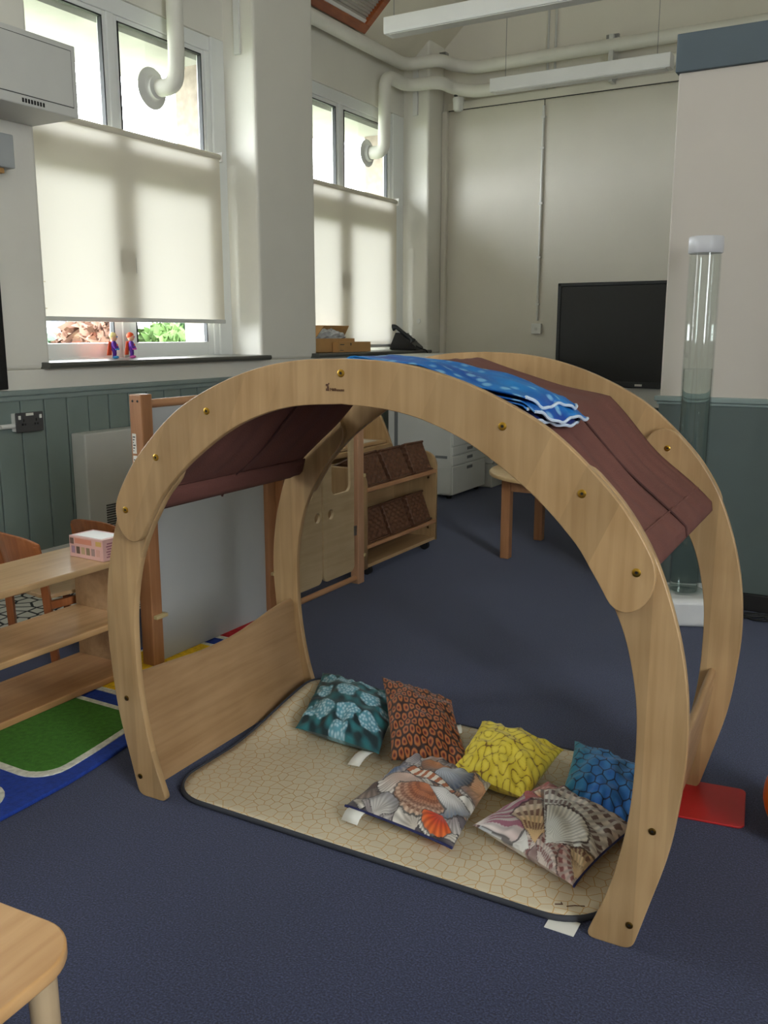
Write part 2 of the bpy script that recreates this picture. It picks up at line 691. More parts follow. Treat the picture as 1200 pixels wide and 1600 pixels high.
# partition with a slate header, standing in front of the back wall
wr = struct(MB().box(-1.0, XR, 4.30, 4.55, 0, 2.36).build('wall_right', M_wallr, bevel=.006))
MB().box(-1.012, XR, 4.282, 4.56, 2.36, 2.515).build('header', M_slate, wr, bevel=.004)
MB().box(-1.0, XR, 4.286, 4.30, .08, .93).build('panel', paint('partition_panel', (86, 97, 95), .5, var=.04), wr, bevel=.003)
MB().box(-1.02, XR, 4.27, 4.30, .942, .967).box(-1.01, XR, 4.28, 4.30, .928, .942).build('dado_rail', M_rail, wr, bevel=.005)
struct(MB().box(-1.0, XR, 4.275, 4.30, 0, .08).build('baseboard_right', M_dark, bevel=.004))

# walls out of view and the roof
wfr = MB()
redge = [YF] + [e for w in RWINS for e in w] + [YB]
for a, b in zip(redge[0::2], redge[1::2]):
    wfr.box(XR, XR + .3, a, b, 0, 5.2)
for a, b in RWINS:
    wfr.box(XR, XR + .3, a, b, 0, 1.07).box(XR, XR + .3, a, b, 3.52, 5.2)
struct(wfr.build('wall_far_right', M_wall))
struct(MB().box(-4.45, XR, YF - .3, YF, 0, 5.2).build('wall_front', M_wall))
SL = .89
rz = lambda x: 3.5 + SL * (x + 4.1)
ce = MB()
ce.prism([(-4.45, rz(-4.45)), (-2.6, rz(-2.6)), (XR + .3, rz(-2.6)), (XR + .3, rz(-2.6) + .2), (-2.7, rz(-2.6) + .2), (-4.45, rz(-4.45) + .25)],
         lambda a, b: (a, YF - .3, b), lambda a, b: (a, YB + .3, b))
ce = struct(ce.build('ceiling', M_ceil))

# skylight in the slope: stained frame, pleated blind
ang = math.atan(SL)


def on_slope(u, y, w):      # u up the slope from the eave, w out into the room
    return Vector((-4.1 + u * math.cos(ang) + w * math.sin(ang), y, 3.5 + u * math.sin(ang) - w * math.cos(ang)))


sk = thing('skylight', 'sloping roof window with stained timber frame and grey pleated blind', 'skylight', (0, 0, 0))
u0, u1, ya, yb = .13, 1.25, 5.75, 6.58


def slope_box(mb, ua, ub, y0, y1, w0, w1):
    v = [on_slope(u, y, w) for u in (ua, ub) for y in (y0, y1) for w in (w0, w1)]
    mb.add(v, [(0, 1, 3, 2), (4, 6, 7, 5), (0, 4, 5, 1), (2, 3, 7, 6), (0, 2, 6, 4), (1, 5, 7, 3)])
    return mb


for nm, a in (('frame_rail', (u0, u0 + .07, ya, yb)), ('frame_rail', (u1 - .07, u1, ya, yb)), ('frame_stile', (u0 + .07, u1 - .07, ya, ya + .07)), ('frame_stile', (u0 + .07, u1 - .07, yb - .07, yb))):
    slope_box(MB(), a[0], a[1], a[2], a[3], -.02, .045).build(nm, M_pine, sk, bevel=.004)
M_pleat = paint('pleated_grey_cloth', (172, 166, 156), .8)
n = 40
v, f = [], []
for i in range(n * 2 + 1):
    u = u0 + .07 + (u1 - u0 - .14) * i / (n * 2)
    for y in (ya + .07, yb - .07):
        v.append(on_slope(u, y, .008 if i % 2 else .022))
for i in range(n * 2):
    f.append((2 * i, 2 * i + 1, 2 * i + 3, 2 * i + 2))
MB().add(v, f).build('pleated_blind', M_pleat, sk)
slope_box(MB(), u0 + .07, u0 + .095, ya + .07, yb - .07, .0, .03).build('blind_rail', M_white, sk)


# ------------------------------------------------------------------ windows
def make_window(name, y0, y1, mull, glass_r):
    w = struct(MB().box(-4.18, -4.10, glass_r + .045, y1, 1.075, 3.12).build(name, M_upvc, bevel=.004))   # wide jamb board
    xa, xb = -4.18, -4.115
    def fr(nm, a, b, c, d, x0=xa, x1=xb, bev=.006):
        return MB().box(x0, x1, a, b, c, d).build(nm, M_upvc, w, bevel=bev)
    fr('head', y0, glass_r + .045, 3.03, 3.12)
    fr('jamb', y0, y0 + .05, 1.075, 3.03)
    fr('jamb', glass_r + .0, glass_r + .045, 1.075, 3.03)
    fr('cill_rail', y0 + .05, glass_r, 1.075, 1.11)
    fr('mullion', mull - .03, mull + .03, 1.11, 3.03)
    fr('transom', y0 + .05, mull - .03, 2.2, 2.29)
    fr('transom', mull + .03, glass_r, 2.2, 2.29)
    for (a, b) in ((y0 + .05, mull - .03), (mull + .03, glass_r)):
        for (c, d, t, bt) in ((1.11, 2.2, .06, .085), (2.29, 3.03, .028, .03)):
            s = MB()
            s.box(-4.165, -4.125, a, a + t, c, d).box(-4.165, -4.125, b - t, b, c, d)
            s.box(-4.165, -4.125, a + t, b - t, c, c + bt).box(-4.165, -4.125, a + t, b - t, d - t, d)
            s.build('sash', M_upvc, w, bevel=.004)
            g = MB()
            g.box(-4.150, -4.122, a + t, a + t + .008, c + bt, d - t).box(-4.150, -4.122, b - t - .008, b - t, c + bt, d - t)
            g.box(-4.150, -4.122, a + t, b - t, d - t - .008, d - t)
            g.build('gasket', M_seal, w)
            MB().box(-4.146, -4.142, a + t, b - t, c + bt, d - t).build('pane', M_glass, w)
    for s in (-1, 1):
        hb = MB().box(-4.125, -4.0712, mull + s * .062 - .004, mull + s * .062 + .004, 1.60, 1.74)
        hb.build('handle', M_grey, w, bevel=.003)
    # stone reveal seen outside the glass
    MB().box(-4.45, -4.2, y1 - .09, y1 + .0, 1.0, 3.12).build('outer_jamb', M_brick, w)
    MB().box(-4.9, -4.2, y0, y1, 2.98, 3.1).build('outer_soffit', paint('soffit', (170, 168, 162), .8), w)
    return w


make_window('window_1', 3.23, 5.00, 4.03, 4.83)
make_window('window_2', 5.67, 7.45, 6.44, 7.22)
for nm, (a, b) in zip(('window_3',), WINS[2:]):
    make_window(nm, a, b, (a + b) / 2 - .07, b - .17)
for nm, (a, b) in zip(('added_window',), RWINS):  # frame and pane of the unseen window added for light
    m = (a + b) / 2
    w = struct(MB().box(XR + .1, XR + .16, a, a + .06, 1.07, 3.52).box(XR + .1, XR + .16, b - .06, b, 1.07, 3.52).box(XR + .1, XR + .16, a, b, 1.07, 1.15).box(XR + .1, XR + .16, a, b, 3.44, 3.52).box(XR + .1, XR + .16, m - .04, m + .04, 1.07, 3.52).build(nm, M_upvc))
    MB().box(XR + .128, XR + .132, a + .06, b - .06, 1.15, 3.44).build('pane', M_glass, w)

# window boards
for nm, a, b in (('trim_4', 3.17, 5.03), ('trim_5', 5.6, 7.43)):
    o = MB()
    o.prism([(-4.10, 1.072), (XW + .05, 1.072), (XW + .062, 1.078), (XW + .066, 1.09), (XW + .06, 1.104), (-4.10, 1.108)],
            lambda x, z: (x, a, z), lambda x, z: (x, b, z))
    struct(o.build(nm, M_sill, bevel=.004))
for a, b in ((3.235, 4.995), (5.675, 7.445)):
    pass

# roller blinds, one to each window
for (y0, y1, zb, lab) in ((3.25, 4.885, 1.315, 'cream roller blind pulled down over the window above the two toy figures'),
                          (5.70, 7.27, 1.13, 'cream roller blind pulled down behind the open cardboard box and phone')):
    t = thing('roller_blind', lab, 'blind', (-4.07, y0, 0), 0, 'roller blinds on the windows')
    L = y1 - y0
    n = 24
    v, f = [], []
    for i in range(n + 1):
        for j in range(9):
            v.append((.004 * math.sin(i * .9) * (1 - j / 8) * .5, L * i / n, zb + .02 + (2.372 - zb) * j / 8))
    for i in range(n):
        for j in range(8):
            f.append((i * 9 + j, (i + 1) * 9 + j, (i + 1) * 9 + j + 1, i * 9 + j + 1))
    MB().add(v, f).build('cloth', M_blind, t, smooth=True)
    MB().box(-.008, .008, -.005, L + .005, zb, zb + .026).build('bottom_bar', M_offw, t, bevel=.004)
    MB().tube([(-.012, -.01, 2.385), (-.012, L + .01, 2.385)], .02, 14).build('roller', M_blind, t, smooth=True)
    MB().box(-.035, .02, L + .008, L + .02, 2.355, 2.415).build('bracket', M_white, t, bevel=.003)
    if zb > 1.2:
        for (yy, zz, ww) in ((.1, 1.52, .06), (.14, 1.38, .02)):
            MB().box(.0062, .0066, yy, yy + ww, zz, zz + .004).build('stain', paint('old_stain', (196, 176, 130), .9), t)

# ------------------------------------------------------------------ outside the windows
gr = MB().box(-60, -4.6, -20, 60, -.75, -.6).build('lawn', paint('grass', (96, 102, 78), .9, var=.15, scale=2))
struct(gr)
hs = thing('house', 'pale blue rendered house seen beyond the lawn below the blind', 'house', (-31, 22.0, -.6))
MB().box(-3, 3, -3.2, 3.2, 0, 5.2).build('wall', paint('pale_blue_render', (92, 116, 140), .9), hs)
MB().prism([(-3.5, 5.2), (3.5, 5.2), (0, 7.6)], lambda a, b: (-3.3, a, b), lambda a, b: (3.3, a, b)).build('roof', paint('roof_slate', (110, 104, 100), .9), hs)
for yy in (-1.9, .0, 1.9):
    wn = MB().box(3.0, 3.06, yy - .5, yy + .5, 1.0, 2.5).build('window', M_upvc, hs)
    MB().box(3.06, 3.08, yy - .4, yy + .4, 1.1, 2.4).build('pane', paint('far_pane', (70, 84, 100), .2), wn)


def leafy(name, label, loc, size, n, cols, cat='hedge', trunk=False):
    t = thing(name, label, cat, loc, 0, 'planting outside the windows')
    v, f = [], []
    for i in range(n):
        d = rng.normal(size=3)
        d /= np.linalg.norm(d)
        rr = rng.uniform(.55, 1.0) ** .5
        c = np.array([d[0] * size[0] * rr, d[1] * size[1] * rr, size[2] * (1 + d[2] * rr * .96)])
        a, b = rng.normal(size=3) * .1, rng.normal(size=3) * .1
        o = len(v)
        v += [tuple(c - a), tuple(c + b), tuple(c + a), tuple(c - b)]
        f.append((o, o + 1, o + 2, o + 3))
    o = MB().add(v, f).build('foliage', paint(name + '_leaf_%d' % len(MATS), cols, .8, var=.35, scale=3), t)
    o['kind'] = 'stuff'
    MB().tube([(0, 0, 0), (0, 0, size[2])], .06, 6).build('stem', M_brownw, t)
    return t


leafy('hedge_shrub', 'reddish shrub outside, framed beside the toy figures', (-17, 15.6, -.6), (1.2, .85, 1.15), 1500, (96, 66, 50), 'shrub')
leafy('hedge_shrub', 'fresh green bush seen through the pane next to the mullion', (-16, 16.9, -.6), (1.0, .75, 1.05), 1700, (66, 92, 40), 'shrub')
leafy('hedge_shrub', 'dark green bush at the far side of the lower pane', (-16.5, 18.8, -.6), (1.2, 1.0, 1.15), 1700, (48, 76, 44), 'shrub')
leafy('hedge_shrub', 'small bluish green shrub in front of the blue house', (-20, 16.4, -.6), (.8, .5, .95), 900, (66, 88, 66), 'shrub')

# ------------------------------------------------------------------ pipes and ceiling fittings
pr = .052


def pipe_bands(mb_parent, pts, r, every=.22):
    """spiral-wrap joints along a pipe"""
    for a, b in zip(pts[:-1], pts[1:]):
        a, b = Vector(a), Vector(b)
        L = (b - a).length
        k = int(L / every)
        d = (b - a).normalized()
        for i in range(1, k):
            p = a + d * (i * L / k)
            MB().tube([p - d * .0025, p + d * .0025], r + .0012, 16).build('joint', M_pipe, mb_parent, smooth=True)


zU, zL = 3.5, 3.335
tp = thing('duct_pipe', 'upper white wrapped pipe running along the walls below the roof', 'pipe', (0, 0, 0), 0, 'wall pipes')
pu = bend([(-4.0, 2.9, zU), (-4.0, 7.30, zU), (-3.70, 7.36, zU + .02), (-3.68, 7.56, zU + .02), (-3.50, 7.62, zU - .01), (-1.6, 7.64, zU), (3.2, 7.64, zU)], .12)
MB().tube(pu, pr, 18).build('run', M_pipe, tp, smooth=True)
pipe_bands(tp, [(-3.45, 7.622, zU - .005), (-1.6, 7.64, zU), (.6, 7.64, zU)], pr, .13)
for x in (-3.72,):
    MB().box(x - .03, x + .03, 7.44, 7.5, zU + .06, zU + .1).build('clip', M_steel, tp)
MB().box(-2.33, -2.29, 7.6, YB, zU - .13, zU + .075).build('bracket', M_offw, tp, bevel=.004)
MB().box(-2.36, -2.26, 7.63, 7.66, zU + .05, zU + .08).build('clip', M_steel, tp)

tp = thing('duct_pipe', 'lower white wrapped pipe that drops down to the corner window', 'pipe', (0, 0, 0), 0, 'wall pipes')
pl = bend([(-4.14, 6.88, 2.735), (-3.985, 6.90, 2.735), (-3.985, 6.92, zL), (-3.985, 7.30, zL), (-3.70, 7.36, zL + .01), (-3.68, 7.56, zL), (-3.50, 7.62, zL - .04), (-1.6, 7.64, zL - .005), (3.2, 7.64, zL)], .11)
MB().tube(pl, pr, 18).build('run', M_pipe, tp, smooth=True)
pipe_bands(tp, [(-3.45, 7.622, zL - .035), (-1.6, 7.64, zL - .005), (.6, 7.64, zL)], pr, .13)
MB().lathe([(.03, 0), (.105, 0), (.11, .006), (.10, .012), (.07, .016), (.062, .04)], (-4.14, 6.88, 2.735), 28, 'X').build('flange', M_grey if False else M_offw, tp, smooth=True)
MB().box(-2.32, -2.29, 7.6, YB, zL - .11, zL - .05).build('bracket', M_offw, tp)

tp = thing('duct_pipe', 'white vent pipe dropping to a round flange on the window above the toys', 'pipe', (0, 0, 0), 0, 'wall pipes')
pv = bend([(-4.14, 4.36, 2.70), (-3.985, 4.40, 2.70), (-3.985, 4.42, 2.85), (-3.985, 4.42, 3.45)], .11)
MB().tube(pv, .05, 18).build('run', M_pipe, tp, smooth=True)
MB().lathe([(.03, 0), (.115, 0), (.12, .006), (.11, .014), (.078, .018), (.066, .03), (.066, .05), (.058, .055)], (-4.14, 4.36, 2.70), 28, 'X').build('flange', M_offw, tp, smooth=True)

# wall sensor under the pipes
t = thing('camera_sensor', 'white cylindrical sensor hanging under the pipes in the corner', 'sensor', (-3.64, 7.6, 3.15))
MB().lathe([(.03, 0), (.042, .01), (.05, .10), (.045, .11)], (0, 0, 0), 16).build('housing', M_white, t, smooth=True)
MB().box(-.03, .0, .0, .15, .09, .12).build('arm', M_white, t)
MB().ball((-.01, -.03, .125), .018, 10, 6).build('lens', M_black, t, smooth=True)

# pendant light fittings (switched off)
for (y, x0, x1, wires, lab) in ((5.0, -2.86, -1.36, (-2.82, -1.5), 'long white ceiling light fitting nearest the skylight'),
                                (6.5, -2.84, -1.56, (-2.74, -1.66), 'white ceiling light fitting hanging in front of the wall pipes')):
    t = thing('pendant_light', lab, 'light', (x0, y, 2.965), 0, 'suspended light fittings')
    L = x1 - x0
    MB().prism([(-.05, .0), (.05, .0), (.055, .015), (.055, .09), (-.055, .09), (-.055, .015)], lambda a, b: (0, a, b), lambda a, b: (L, a, b)).build('body', M_white, t, bevel=.003)
    MB().box(.03, L - .03, -.04, .04, -.004, .0).build('diffuser', paint('light_diffuser', (210, 210, 204), .3), t)
    for wx in wires:
        MB().tube([(wx - x0, 0, .09), (wx - x0, 0, 4.8 - 2.965)], .0018, 6).build('suspension_wire', M_grey, t)

# conduits and socket on the back wall
t = thing('wall_conduit', 'thin white cable conduit running down the back wall to a socket', 'conduit', (-2.905, YB, 0))
MB().tube([(0, -.012, 1.36), (0, -.012, 3.14)], .011, 10).build('tube', M_white, t, smooth=True)
for z in (1.5, 1.9, 2.35, 2.8, 3.05):
    MB().box(-.018, .018, -.026, 0, z - .008, z + .008).build('clip', M_white, t)
t = thing('wall_socket', 'white square socket below the conduit beside the black screen', 'socket', (-2.905, YB, 1.29))
MB().box(-.045, .045, -.035, 0, -.045, .045).build('plate', M_white, t, bevel=.005)
MB().box(-.012, .012, -.038, -.035, -.015, .01).build('switch', M_offw, t)
t = thing('wall_conduit', 'pair of grey conduits rising up the gable behind the pipes', 'conduit', (-2.85, YB, 0))
for x in (-.035, .03):
    MB().tube([(x, -.014, 3.26), (x, -.014, 4.8)], .01, 8).build('tube', M_offw, t, smooth=True)
# short trunking on the reveals
for i, (y, lab) in enumerate(((5.0, 'short white trunking strip high on the reveal of the nearer window'), (7.45, 'short white trunking strip high on the reveal of the corner window'))):
    tag(MB().box(-4.0, -3.955, y - .02, y, 3.02 + .1 * i, 3.5).build('trunking_strip', M_white, bevel=.003), lab, 'trunking')
t = MB().lathe([(.02, 0), (.022, .006), (.014, .012)], (-3.93, 7.43, 1.36), 16, 'Y').build('wall_button', M_white, smooth=True)
tag(t, 'tiny round white button on the corner window reveal', 'button')

# wall cabinet high up beside the first window
t = thing('projector_box', 'white boxy wall unit with vents high beside the first window', 'wall unit', (XW, 2.3, 2.244))
MB().box(0, .325, 0, .92, 0, .318).build('body', M_offw, t, bevel=.006)
MB().box(.3245, .3262, .017, .893, .042, .293).build('panel_gap', M_seal, t)
MB().box(.325, .3285, .02, .89, .045, .29).build('front_panel', M_offw, t, bevel=.002)
for i in range(8):
    MB().box(.3255, .3275, .60 + i * .016, .609 + i * .016, .012, .030).build('vent_slot', M_black, t)
t = thing('junction_box', 'grey junction box on a bracket below the white wall unit', 'box', (XW, 2.3, 1.98))
MB().box(.02, .15, .2, .68, .02, .17).build('body', M_grey if False else paint('pale_grey_box', (168, 172, 172), .5), t, bevel=.006)
MB().box(0, .12, .3, .64, -.002, .02).build('bracket', M_card, t)
MB().box(.03, .1, .5, .62, .17, .262).build('arm', M_dark, t)

# dark framed board at the left edge
t = thing('notice_board', 'black framed board on the window wall, only its edge in view', 'board', (XW, 1.6, 1.0))
MB().box(0, .03, 0, 1.34, -.02, .9).build('frame', M_black, t, bevel=.004)
MB().box(.03, .032, .04, 1.3, .02, .86).build('face', M_gunm, t)

# double socket on the boards
t = thing('double_socket', 'grey double wall socket with a white plug on the sage boards', 'socket', (XW + .014, 2.93, .77))
MB().box(0, .035, .02, .175, 0, .09).build('back_box', M_white, t, bevel=.003)
MB().box(.035, .043, .015, .18, -.004, .094).build('face_plate', paint('grey_face_plate', (74, 74, 76), .4), t, bevel=.004)
for y in (.06, .135):
    MB().box(.043, .0445, y - .012, y - .004, .03, .04).box(.043, .0445, y + .004, y + .012, .03, .04).box(.043, .0445, y - .003, y + .003, .048, .062).build('pin_holes', M_black, t)
for y in (.035, .16):
    MB().box(.043, .048, y - .007, y + .007, .06, .08).build('rocker', M_white, t, bevel=.002)
MB().box(.043, .044, .075, .12, .077, .09).build('sticker', M_paper, t)
MB().tube([(.02, -.06, .03), (.02, .02, .03)], .012, 10).build('cable', M_white, t)

# fan heater on the window wall
t = thing('wall_heater', 'white wall heater with a louvred grille behind the whiteboard post', 'heater', (XW + .016, 3.31, 0))
MB().box(0, .105, 0, .95, .10, .73).build('case', M_offw, t, bevel=.008)
for i in range(14):
    z = .15 + i * .0135
    MB().box(.104, .109, .12, .8, z, z + .006).build('louvre_shade', paint('louvre_shadow', (70, 70, 68), .6), t)  # dark bars paint the shade between the louvres

# cardboard box, phone and toys on the sills
t = thing('cardboard_box', 'open cardboard box with raised flap and clear plastic bag inside', 'box', (-3.96, 5.70, 1.106))
b = MB()
b.box(-.08, .07, 0, .006, 0, .105).box(-.08, .07, .56, .566, 0, .105).box(-.08, -.074, 0, .566, 0, .105).box(.064, .07, 0, .566, 0, .105).box(-.08, .07, 0, .566, 0, .004)
b.build('body', M_card, t)
Mf = Matrix.Translation((-.077, 0, .105)) @ Matrix.Rotation(R(30), 4, 'Y')
MB().box(0, .005, .16, .62, 0, .115, Mf).build('flap', M_card, t)
Mf = Matrix.Translation((0, .003, .105)) @ Matrix.Rotation(R(-52), 4, 'X')
MB().box(-.08, .07, 0, .005, 0, .16, Mf).build('flap', M_card, t)
M_bag = paint('clear_bag', (176, 178, 180), .25, var=.15, scale=30)
bag = MB().ball((-.005, .30, .115), (.06, .22, .055), 24, 14)
bag.v = [(x + rng.normal() * .005, y + rng.normal() * .006, z + rng.normal() * .006) for x, y, z in bag.v]
bag.build('plastic_bag', M_bag, t)
t = thing('cardboard_box', 'small closed cardboard carton in front of the open box on the sill', 'box', (-3.854, 5.93, 1.106))
MB().box(-.028, .028, 0, .48, 0, .078).build('body', M_card, t, bevel=.002)
MB().box(.028, .0286, .02, .08, .055, .062).box(.028, .0286, .02, .07, .012, .017).box(.028, .0286, .17, .185, .05, .07).build('print', M_inkb, t)
MB().box(-.012, .012, -.001, .481, .078, .0786).build('tape', paint('brown_tape', (170, 120, 66), .3), t)

t = thing('desk_phone', 'black desk phone with upright handset at the end of the sill', 'phone', (-3.915, 7.18, 1.107), R(10))
MB().prism([(-.10, 0), (.10, 0), (.10, .02), (-.02, .12), (-.06, .125), (-.10, .03)], lambda a, b: (a, -.08, b), lambda a, b: (a, .10, b)).build('base', M_black, t, bevel=.006)
hp = bend([(.07, -.06, .06), (.06, -.06, .075), (-.06, -.06, .165), (-.085, -.06, .16)], .03)
MB().tube(hp, [.014 + .012 * abs(i / (len(hp) - 1) * 2 - 1) ** 2 for i in range(len(hp))], 10).build('handset', M_gunm, t, smooth=True)
for i in range(4):
    for j in range(3):
        x = .055 - i * .022
        MB().box(x - .007, x + .007, j * .025 - .0, j * .025 + .016, .06 + i * .0185, .066 + i * .0185).build('key', M_grey, t)
t.scale = (1.2, 1.2, 1.2)
MB().tube(bend([(.09, -.05, .03), (.13, -.05, .01), (.15, .04, -.005), (.155, .05, -.10), (.15, .08, -.13)], .03), .005, 8).build('cord', M_black, t, smooth=True)


def toy(lab, y, hair, boots, cape_w):
    t = thing('toy_figure', lab, 'toy', (-3.99, y, 1.106), R(35), 'toy figures on the sill')
    b = MB()
    b.ball((0, 0, .075), (.018, .026, .026), 14, 8).ball((0, 0, .055), (.017, .022, .018), 14, 8)
    for s in (-1, 1):
        b.tube([(0, s * .024, .088), (.008, s * .036, .072), (.016, s * .032, .058)], [.009, .008, .007], 8)
        b.tube([(0, s * .011, .05), (.002, s * .013, .03), (0, s * .014, .012)], [.011, .009, .008], 8)
    b.build('body', M_purple, t, smooth=True)
    MB().ball((0, 0, .122), (.021, .021, .024), 16, 10).build('head', M_skin, t, smooth=True)
    MB().ball((-.004, 0, .130), (.022, .023, .021), 16, 10).build('hair', hair, t, smooth=True)
    MB().box(.017, .0215, -.014, .014, .120, .128).build('mask', boots, t, bevel=.002)
    for s in (-1, 1):
        MB().ball((.006, s * .014, .009), (.017, .011, .009), 10, 6).build('boot', boots, t, smooth=True)
        MB().ball((.018, s * .031, .055), .007, 8, 6).build('hand', boots, t, smooth=True)
    v, f = [], []
    for i in range(7):
        for j in range(6):
            w = (.022 + cape_w * j / 5) * (i / 3 - 1)
            v.append((-.020 - .010 * j / 5 - .005 * math.cos(i * 1.6), w, .098 - .078 * j / 5))
    for i in range(6):
        for j in range(5):
            f.append((i * 6 + j, (i + 1) * 6 + j, (i + 1) * 6 + j + 1, i * 6 + j + 1))
    c = MB().add(v, f).build('cape', M_orange, t, smooth=True)
    c.modifiers.new('thick', 'SOLIDIFY').thickness = .002
    MB().box(.016, .0205, -.006, .006, .072, .084).build('emblem', M_orange, t)


toy('blond caped toy figure in purple with blue boots on the sill', 3.80, M_hair, M_tblue, .018)
toy('red-haired toy figure in purple with pink boots on the sill', 3.935, M_orange, M_tpink, .008)

# ------------------------------------------------------------------ display screen on the back wall
t = thing('display_screen', 'large black interactive screen on the back wall behind the arch', 'screen', (-2.69, YB - .10, .80))
W_, H_ = 1.52, .87
MB().box(0, W_, 0, .09, 0, H_).build('case', M_black, t, bevel=.008)
b = MB().box(0, W_, -.012, 0, H_ - .03, H_).box(0, .032, -.012, 0, 0, H_).box(W_ - .032, W_, -.012, 0, 0, H_).box(0, W_, -.012, 0, 0, .05)
b.build('bezel', M_gunm, t, bevel=.006)
m, nt, bs = new_mat('screen_glass')
bs.inputs['Base Color'].default_value = (.006, .006, .007, 1)
bs.inputs['Roughness'].default_value = .33
MB().box(.032, W_ - .032, -.004, 0, .05, H_ - .03).build('screen', m, t)
MB().box(.70, .76, -.014, -.012, .015, .032).build('badge', M_paper, t)
MB().box(.45, 1.1, .02, .08, -.16, 0).build('mount', M_offw, t, bevel=.004)
MB().box(1.15, 1.45, .0, .09, -.4, -.03).build('side_box', M_grey, t, bevel=.004)

# ------------------------------------------------------------------ photocopier and cabinet
t = thing('photocopier', 'tall white office photocopier standing by the back corner', 'photocopier', (-2.945, 6.13, 0))
MB().box(-.56, -.004, 0, .62, .03, .98).build('body', M_offw, t, bevel=.012)
for (a, b_) in ((.035, .255), (.262, .335), (.342, .405), (.412, .62)):
    d = MB().box(-.004, .006, .006, .614, a, b_ - .004).build('drawer', M_white, t, bevel=.004)
    if b_ < .6:
        MB().box(.006, .0075, .26, .36, b_ - .045, b_ - .022).build('handle_recess', M_grey, d)
MB().box(-.14, -.04, -.002, 0, .315, .335).build('side_grip', M_grey, t)
MB().box(-.50, -.47, -.002, 0, .03, .95).build('side_seam', M_grey, t)
MB().box(-.58, .02, -.01, .63, .98, 1.09).build('feeder', M_offw, t, bevel=.02)
for (x, y) in ((-.05, .06), (-.5, .06), (-.05, .56), (-.5, .56)):
    MB().lathe([(.02, 0), (.022, .01), (.02, .03)], (x, y, 0), 12).build('foot', M_black, t)
t = thing('storage_box', 'low white lidded box on the floor beside the photocopier', 'box', (-2.90, 6.80, 0))
MB().box(-.4, 0, 0, .36, 0, .20).build('body', M_offw, t, bevel=.006)
MB().box(-.41, .012, -.01, .37, .20, .285).build('lid', M_white, t, bevel=.008)

# ------------------------------------------------------------------ small round table
t = thing('round_table', 'small round maple table with square legs beyond the arch', 'table', (-1.625, 4.92, 0))
MB().lathe([(.43, .455), (.45, .46), (.452, .475), (.445, .483)], (0, 0, 0), 56).build('top', wood('maple_table_top', (206, 172, 122), (226, 196, 150), 'X', rough=.35), t, smooth=True)
for sx in (-1, 1):
    for sy in (-1, 1):
        MB().box(sx * .265 - .026, sx * .265 + .026, sy * .265 - .026, sy * .265 + .026, 0, .455).build('leg', M_beech, t, bevel=.004)
MB().box(-.25, .25, -.275, -.255, .385, .455).box(-.25, .25, .255, .275, .385, .455).box(-.275, -.255, -.25, .25, .385, .455).box(.255, .275, -.25, .25, .385, .455).build('apron', M_beechy, t)

# ------------------------------------------------------------------ bubble tube
t = thing('bubble_tube', 'tall clear acrylic bubble tube on a square white base', 'bubble tube', (-.785, 4.03, 0), R(25))
MB().box(-.15, .15, -.15, .15, 0, .125).build('base', paint('gloss_white_base', (222, 222, 222), .18), t, bevel=.022, seg=4)
MB().lathe([(.085, .125), (.085, .132), (.07, .137)], (0, 0, 0), 36).build('collar', M_acryl, t, smooth=True)
tb = MB()
n = 48
for (r0, z0, z1) in ((.064, .128, 1.585), (.0595, .128, 1.585)):
    v = [(r0 * math.cos(2 * math.pi * k / n), r0 * math.sin(2 * math.pi * k / n), z) for z in (z0, z1) for k in range(n)]
    tb.add(v, [(k, (k + 1) % n, n + (k + 1) % n, n + k) for k in range(n)])
tb.build('tube', M_acryl, t, smooth=True)
m, nt, bs = new_mat('still_water')
bs.inputs['Base Color'].default_value = (.94, .97, .96, 1)
bs.inputs['Transmission Weight'].default_value = 1.
bs.inputs['Roughness'].default_value = .02
bs.inputs['IOR'].default_value = 1.12
MB().lathe([(.058, .13), (.058, 1.10), (.057, 1.102)], (0, 0, 0), 48).build('water', m, t, smooth=True)
MB().lathe([(.066, 1.575), (.070, 1.58), (.070, 1.637), (.066, 1.642)], (0, 0, 0), 40).build('cap', paint('pale_lilac_cap', (206, 206, 210), .35), t, smooth=True)

# cables on the floor by the partition
t = thing('cable_bundle', 'tangle of thin black cables on the carpet beside the dark skirting', 'cables', (-.52, 4.2, 0))
for k in range(6):
    pts = [(.5 * i / 9 - .2 + rng.normal() * .01, -.04 + .035 * math.sin(i * 1.3 + k * 1.7) + rng.normal() * .008, .006 + .012 * abs(math.sin(i * .8 + k))) for i in range(10)]
    MB().tube(catmull(pts, 36), .004, 6).build('cable', M_rubber, t, smooth=True)

# red mat and orange ball
t = tag(plate('floor_mat', [rrect(-.175, .175, -.108, .108, .02)], .006, lambda a, b, c: (a * .99 - b * .13 - .443, a * .14 + b * .99 + 2.3735, c + .003), M_redp), 'thin red plastic mat lying under the back arch foot', 'mat')
b = MB().ball((-.1, 2.30, .12), .12, 40, 24)
t = tag(b.build('ball', M_orangep, None, smooth=True), 'orange ball just entering the frame beside the red mat', 'ball')

